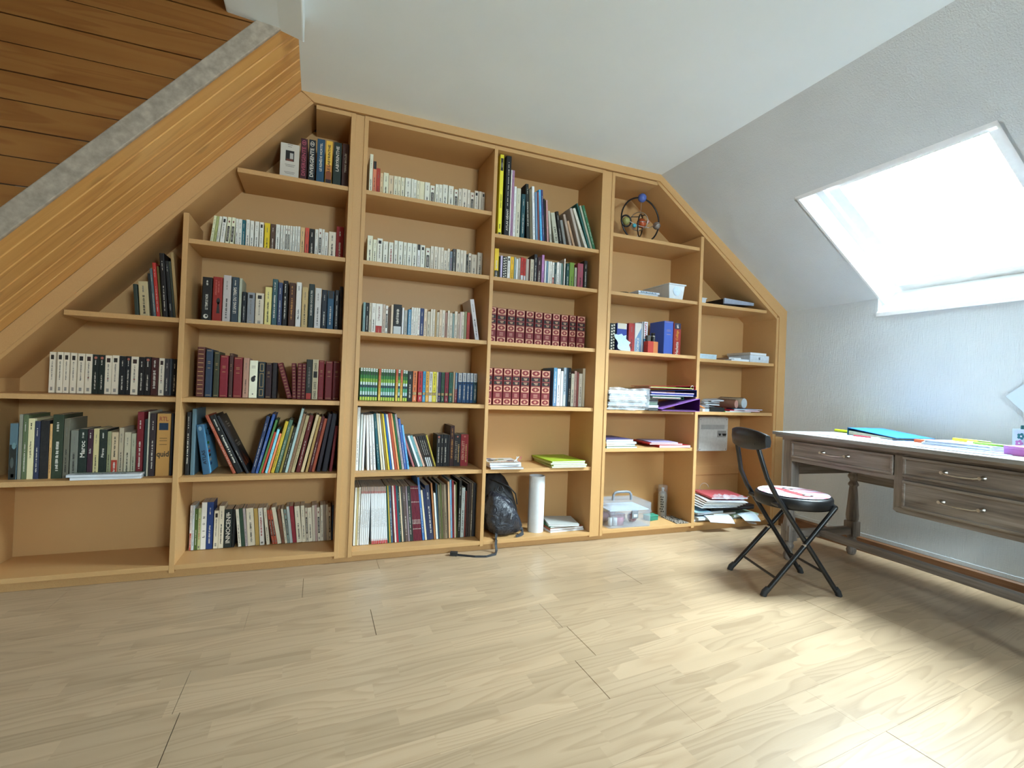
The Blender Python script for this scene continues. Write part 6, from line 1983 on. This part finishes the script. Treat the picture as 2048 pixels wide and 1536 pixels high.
for nm, a, c_ in (('side', (0, 0), (w_, .003)), ('side', (0, w_ - .003), (w_, w_)), ('side', (0, .003), (.003, w_ - .003)), ('side', (w_ - .003, .003), (w_, w_ - .003))):
    b = MB(); b.box((a[0], a[1], 0), (c_[0], c_[1], .105), 0, lin('b4c8d8'))
    fl = ((.03, .075, '1c6c74'), (.024, .045, 'b070b0'), (.065, .055, '7ca4b4'), (.07, .095, '1c6c74'), (.055, .018, '8cb4c4'), (.016, .015, '7ca4b4'), (.078, .03, '3c6c94'))
    if c_[1] == .003 or c_[0] == .003:
        for x_, z_, q in fl:
            for k in range(6):
                an = k * math.pi * 2 / 5; rr_ = .0075
                cx, cz = (x_ + .009 * math.cos(an), z_ + .009 * math.sin(an)) if k < 5 else (x_, z_)
                if k == 5: rr_ = .004
                pp = [(cx + rr_ * .8 * math.cos(i * .7854), cz + rr_ * .8 * math.sin(i * .7854)) for i in range(8)]
                pp = [(min(max(p[0], .001), w_ - .001), max(min(p[1], .104), .001)) for p in pp]
                lift = -.0004 - (.0003 if k == 5 else 0)
                b.add([(p[0], lift, p[1]) if c_[1] == .003 else (lift, w_ - p[0], p[1]) for p in pp], [tuple(range(8))], 0, lin('d8dcdc') if k == 5 else lin(q))
    b.build(nm, PRINT, t)
MB().box((.003, .003, 0), (w_ - .003, w_ - .003, .003)).build('base', colmat('b4c8d8'), t)
for i, (x_, y_, c_, h_, lb) in enumerate(((.02, .03, '1c5054', .118, 'short dark teal marker in flowered pencil pot'), (.055, .05, '9c6c44', .15, 'thick brown marker in flowered pencil pot'))):
    t2 = thing('marker_pen', lb, 'pen', at(.965 + x_, .33 + y_, .7510), RZ, 'pens in the pot')
    r_ = (.007, .012)[i]
    MB().lathe([(r_ * .8, 0), (r_, .004), (r_, h_ * .6)], (0, 0, 0), 14).build('barrel', colmat(c_, .35), t2); MB().lathe([(r_ * 1.05, h_ * .6), (r_ * 1.05, h_ - .003), (r_ * .8, h_)], (0, 0, 0), 14).build('cap', colmat(c_, .35), t2)
b = MB()
nn = 8; vs = []
for i in range(nn + 1):
    for j in range(5):
        u, v = i / nn, j / 4; vs.append((-.004, .20 * u, .22 * v))
up = [(p[0] - .0008, p[1], p[2]) for p in vs]
fs = [(i * 5 + j, (i + 1) * 5 + j, (i + 1) * 5 + j + 1, i * 5 + j + 1) for i in range(nn) for j in range(4)]
b.add(vs, [f[::-1] for f in fs], 0, lin('ccdae8')); b.add(up, fs, 0, lin('ccdae8'))
for k, (a0, a1, zz) in enumerate(((.04, .15, .17), (.03, .12, .13), (.05, .16, .115), (.05, .14, .08), (.05, .12, .065))):
    b.add([(-.0062, a0, zz), (-.0062, a1, zz), (-.0062, a1, zz + .003), (-.0062, a0, zz + .003)], [(0, 3, 2, 1)], 0, lin('8c98a8'))
o = b.build('wall_note', PRINT, None, (XR - .012, -1.289, .999))
o.rotation_euler = (math.radians(138), 0, 0)
tag(o, 'white printed note stuck aslant on papered wall above pencil pot', 'paper note')

# ------------------------------------------------------------------ folding stool chair
CH = thing('folding_chair', 'black folding stool chair with striped round seat before the desk', 'chair', (2.25, -.851, 0), math.radians(-19.5))
def side(s):
    w0, w1 = .150 * s, .105 * s
    return [(.19, w0, .012), (.02, w0 * .97, .262), (-.125, w0 * .92, .475), (-.165, w0 * .86, .555), (-.187, w1 * 1.08, .64), (-.203, w1, .70)]
arch = [(-.212, .105 * math.cos(a), .70 + .058 * math.sin(a)) for a in [math.pi * i / 12 for i in range(1, 12)]]
for s in (1, -1):
    MB().tube(side(s) + (arch[:6] if s > 0 else arch[::-1][:6]), .0115, 12).build('back_leg_tube', BLACK_METAL, CH)
    q = [(-.18, .168 * s, .012), (.0, .16 * s, .225), (.165, .15 * s, .425)]
    lg = MB().tube(q, .0115, 12).build('leg', BLACK_METAL, CH)
    MB().tube([(-.187, .168 * s, .0), (-.18, .168 * s, .02), (-.163, .167 * s, .036)], [.015, .015, .0135], 12).build('rubber_foot', BLACK_RUBBER, lg)
    ft = MB().tube([(.197, .150 * s, .0), (.19, .150 * s, .02), (.178, .150 * s, .036)], [.015, .015, .0135], 12).build('rubber_foot', BLACK_RUBBER, CH)
    MB().tube([(.008, .145 * s, .245), (.008, .172 * s, .245)], .006, 10).build('pivot_bolt', CHROME, CH)
MB().tube([(-.12, -.166, .08), (-.12, .166, .08)], .0065, 10).build('stretcher', BLACK_METAL, CH)
MB().tube([(.125, -.150, .108), (.125, .150, .108)], .0065, 10).build('stretcher', BLACK_METAL, CH)
MB().tube([(.165, -.15, .425), (.172, -.12, .428), (.172, .12, .428), (.165, .15, .425)], .0115, 10).build('cross_tube', BLACK_METAL, CH)
MB().tube([(-.105, -.14, .425), (-.105, .14, .425)], .010, 10).build('cross_tube', BLACK_METAL, CH)
SX, SR, SZ = .045, .178, .462
st = MB().lathe([(.150, SZ - .060), (SR - .006, SZ - .056), (SR, SZ - .045), (SR, SZ - .012), (SR - .005, SZ - .002), (SR - .012, SZ), (0, SZ + .004)], (SX, 0, 0), 48).build('seat', BLACK_VINYL, CH)
b = MB(); zt = SZ + .0045; cr = SR - .014
spot(b, SX, 0, cr, zt, lin('c9c4cc'), 44)
r2 = random.Random(6); x = -cr
while x < cr:                                              # stripes of the printed cover
    wq = r2.uniform(.006, .016); c_ = r2.choice(('b02c44', '2c2c34', 'b0a0c0', 'c8a8b0', 'd8d4dc', '8c84a8', 'c8506c'))
    a, e = x, min(x + wq, cr); ya, ye = math.sqrt(max(cr * cr - a * a, 0)), math.sqrt(max(cr * cr - e * e, 0))
    if min(ya, ye) > .005:
        b.add([(SX + ya * .996, a, zt + .0002), (SX + ye * .996, e, zt + .0002), (SX - ye * .996, e, zt + .0002), (SX - ya * .996, a, zt + .0002)], [(0, 1, 2, 3)], 0, lin(c_))
    x += wq + r2.uniform(.004, .010)
car = lambda pts, c, k: b.add([(SX + p[0], p[1], zt + .0003 + .0001 * k) for p in pts], [tuple(range(len(pts)))], 0, lin(c))
car([(-.06, .125), (-.03, .13), (-.005, .07), (.01, 0), (.03, -.07), (.03, -.115), (-.01, -.12), (-.035, -.05), (-.055, .04)], 'b03c40', 1)
car([(-.085, .06), (-.05, .10), (-.045, .085), (-.035, .0), (-.05, -.01)], '5c5c64', 2); car([(-.078, .058), (-.054, .085), (-.044, .005), (-.052, .0)], 'd8d8dc', 3)
for cy in (.085, -.085):
    spot(b, SX + .022, cy, .026, zt + .0007, lin('1c1c1e'), 16); spot(b, SX + .022, cy, .014, zt + .0008, lin('a8a4a4'), 14)
b.build('printed_cover', PRINT, bpy.data.objects['seat'])
n = 13; b = MB(); vs = []
ring = []
for i in range(n):
    a = -1.15 + 2.3 * i / (n - 1); yy = .168 * math.sin(a) / math.sin(1.15); xx = -.232 + .05 * (1 - math.cos(a)) ; hh = .054 * math.sqrt(max(0, 1 - (yy / .180) ** 2)) ** .6
    prof = [(0.0, -1), (.012, -.9), (.017, 0), (.012, .9), (0, 1), (-.010, .9), (-.013, 0), (-.010, -.9)]
    for p in prof:
        vs.append((xx + p[0] + .012 - .10 * (p[1] * hh) * .6, yy, .735 + p[1] * hh))
m_ = 8
fs = [(i * m_ + k, (i + 1) * m_ + k, (i + 1) * m_ + (k + 1) % m_, i * m_ + (k + 1) % m_) for i in range(n - 1) for k in range(m_)]
b.add(vs, fs, 0, None, True); b.add(vs[:m_], [tuple(range(m_))]); b.add(vs[-m_:], [tuple(range(m_))[::-1]])
b.build('backrest', BLACK_VINYL, CH)
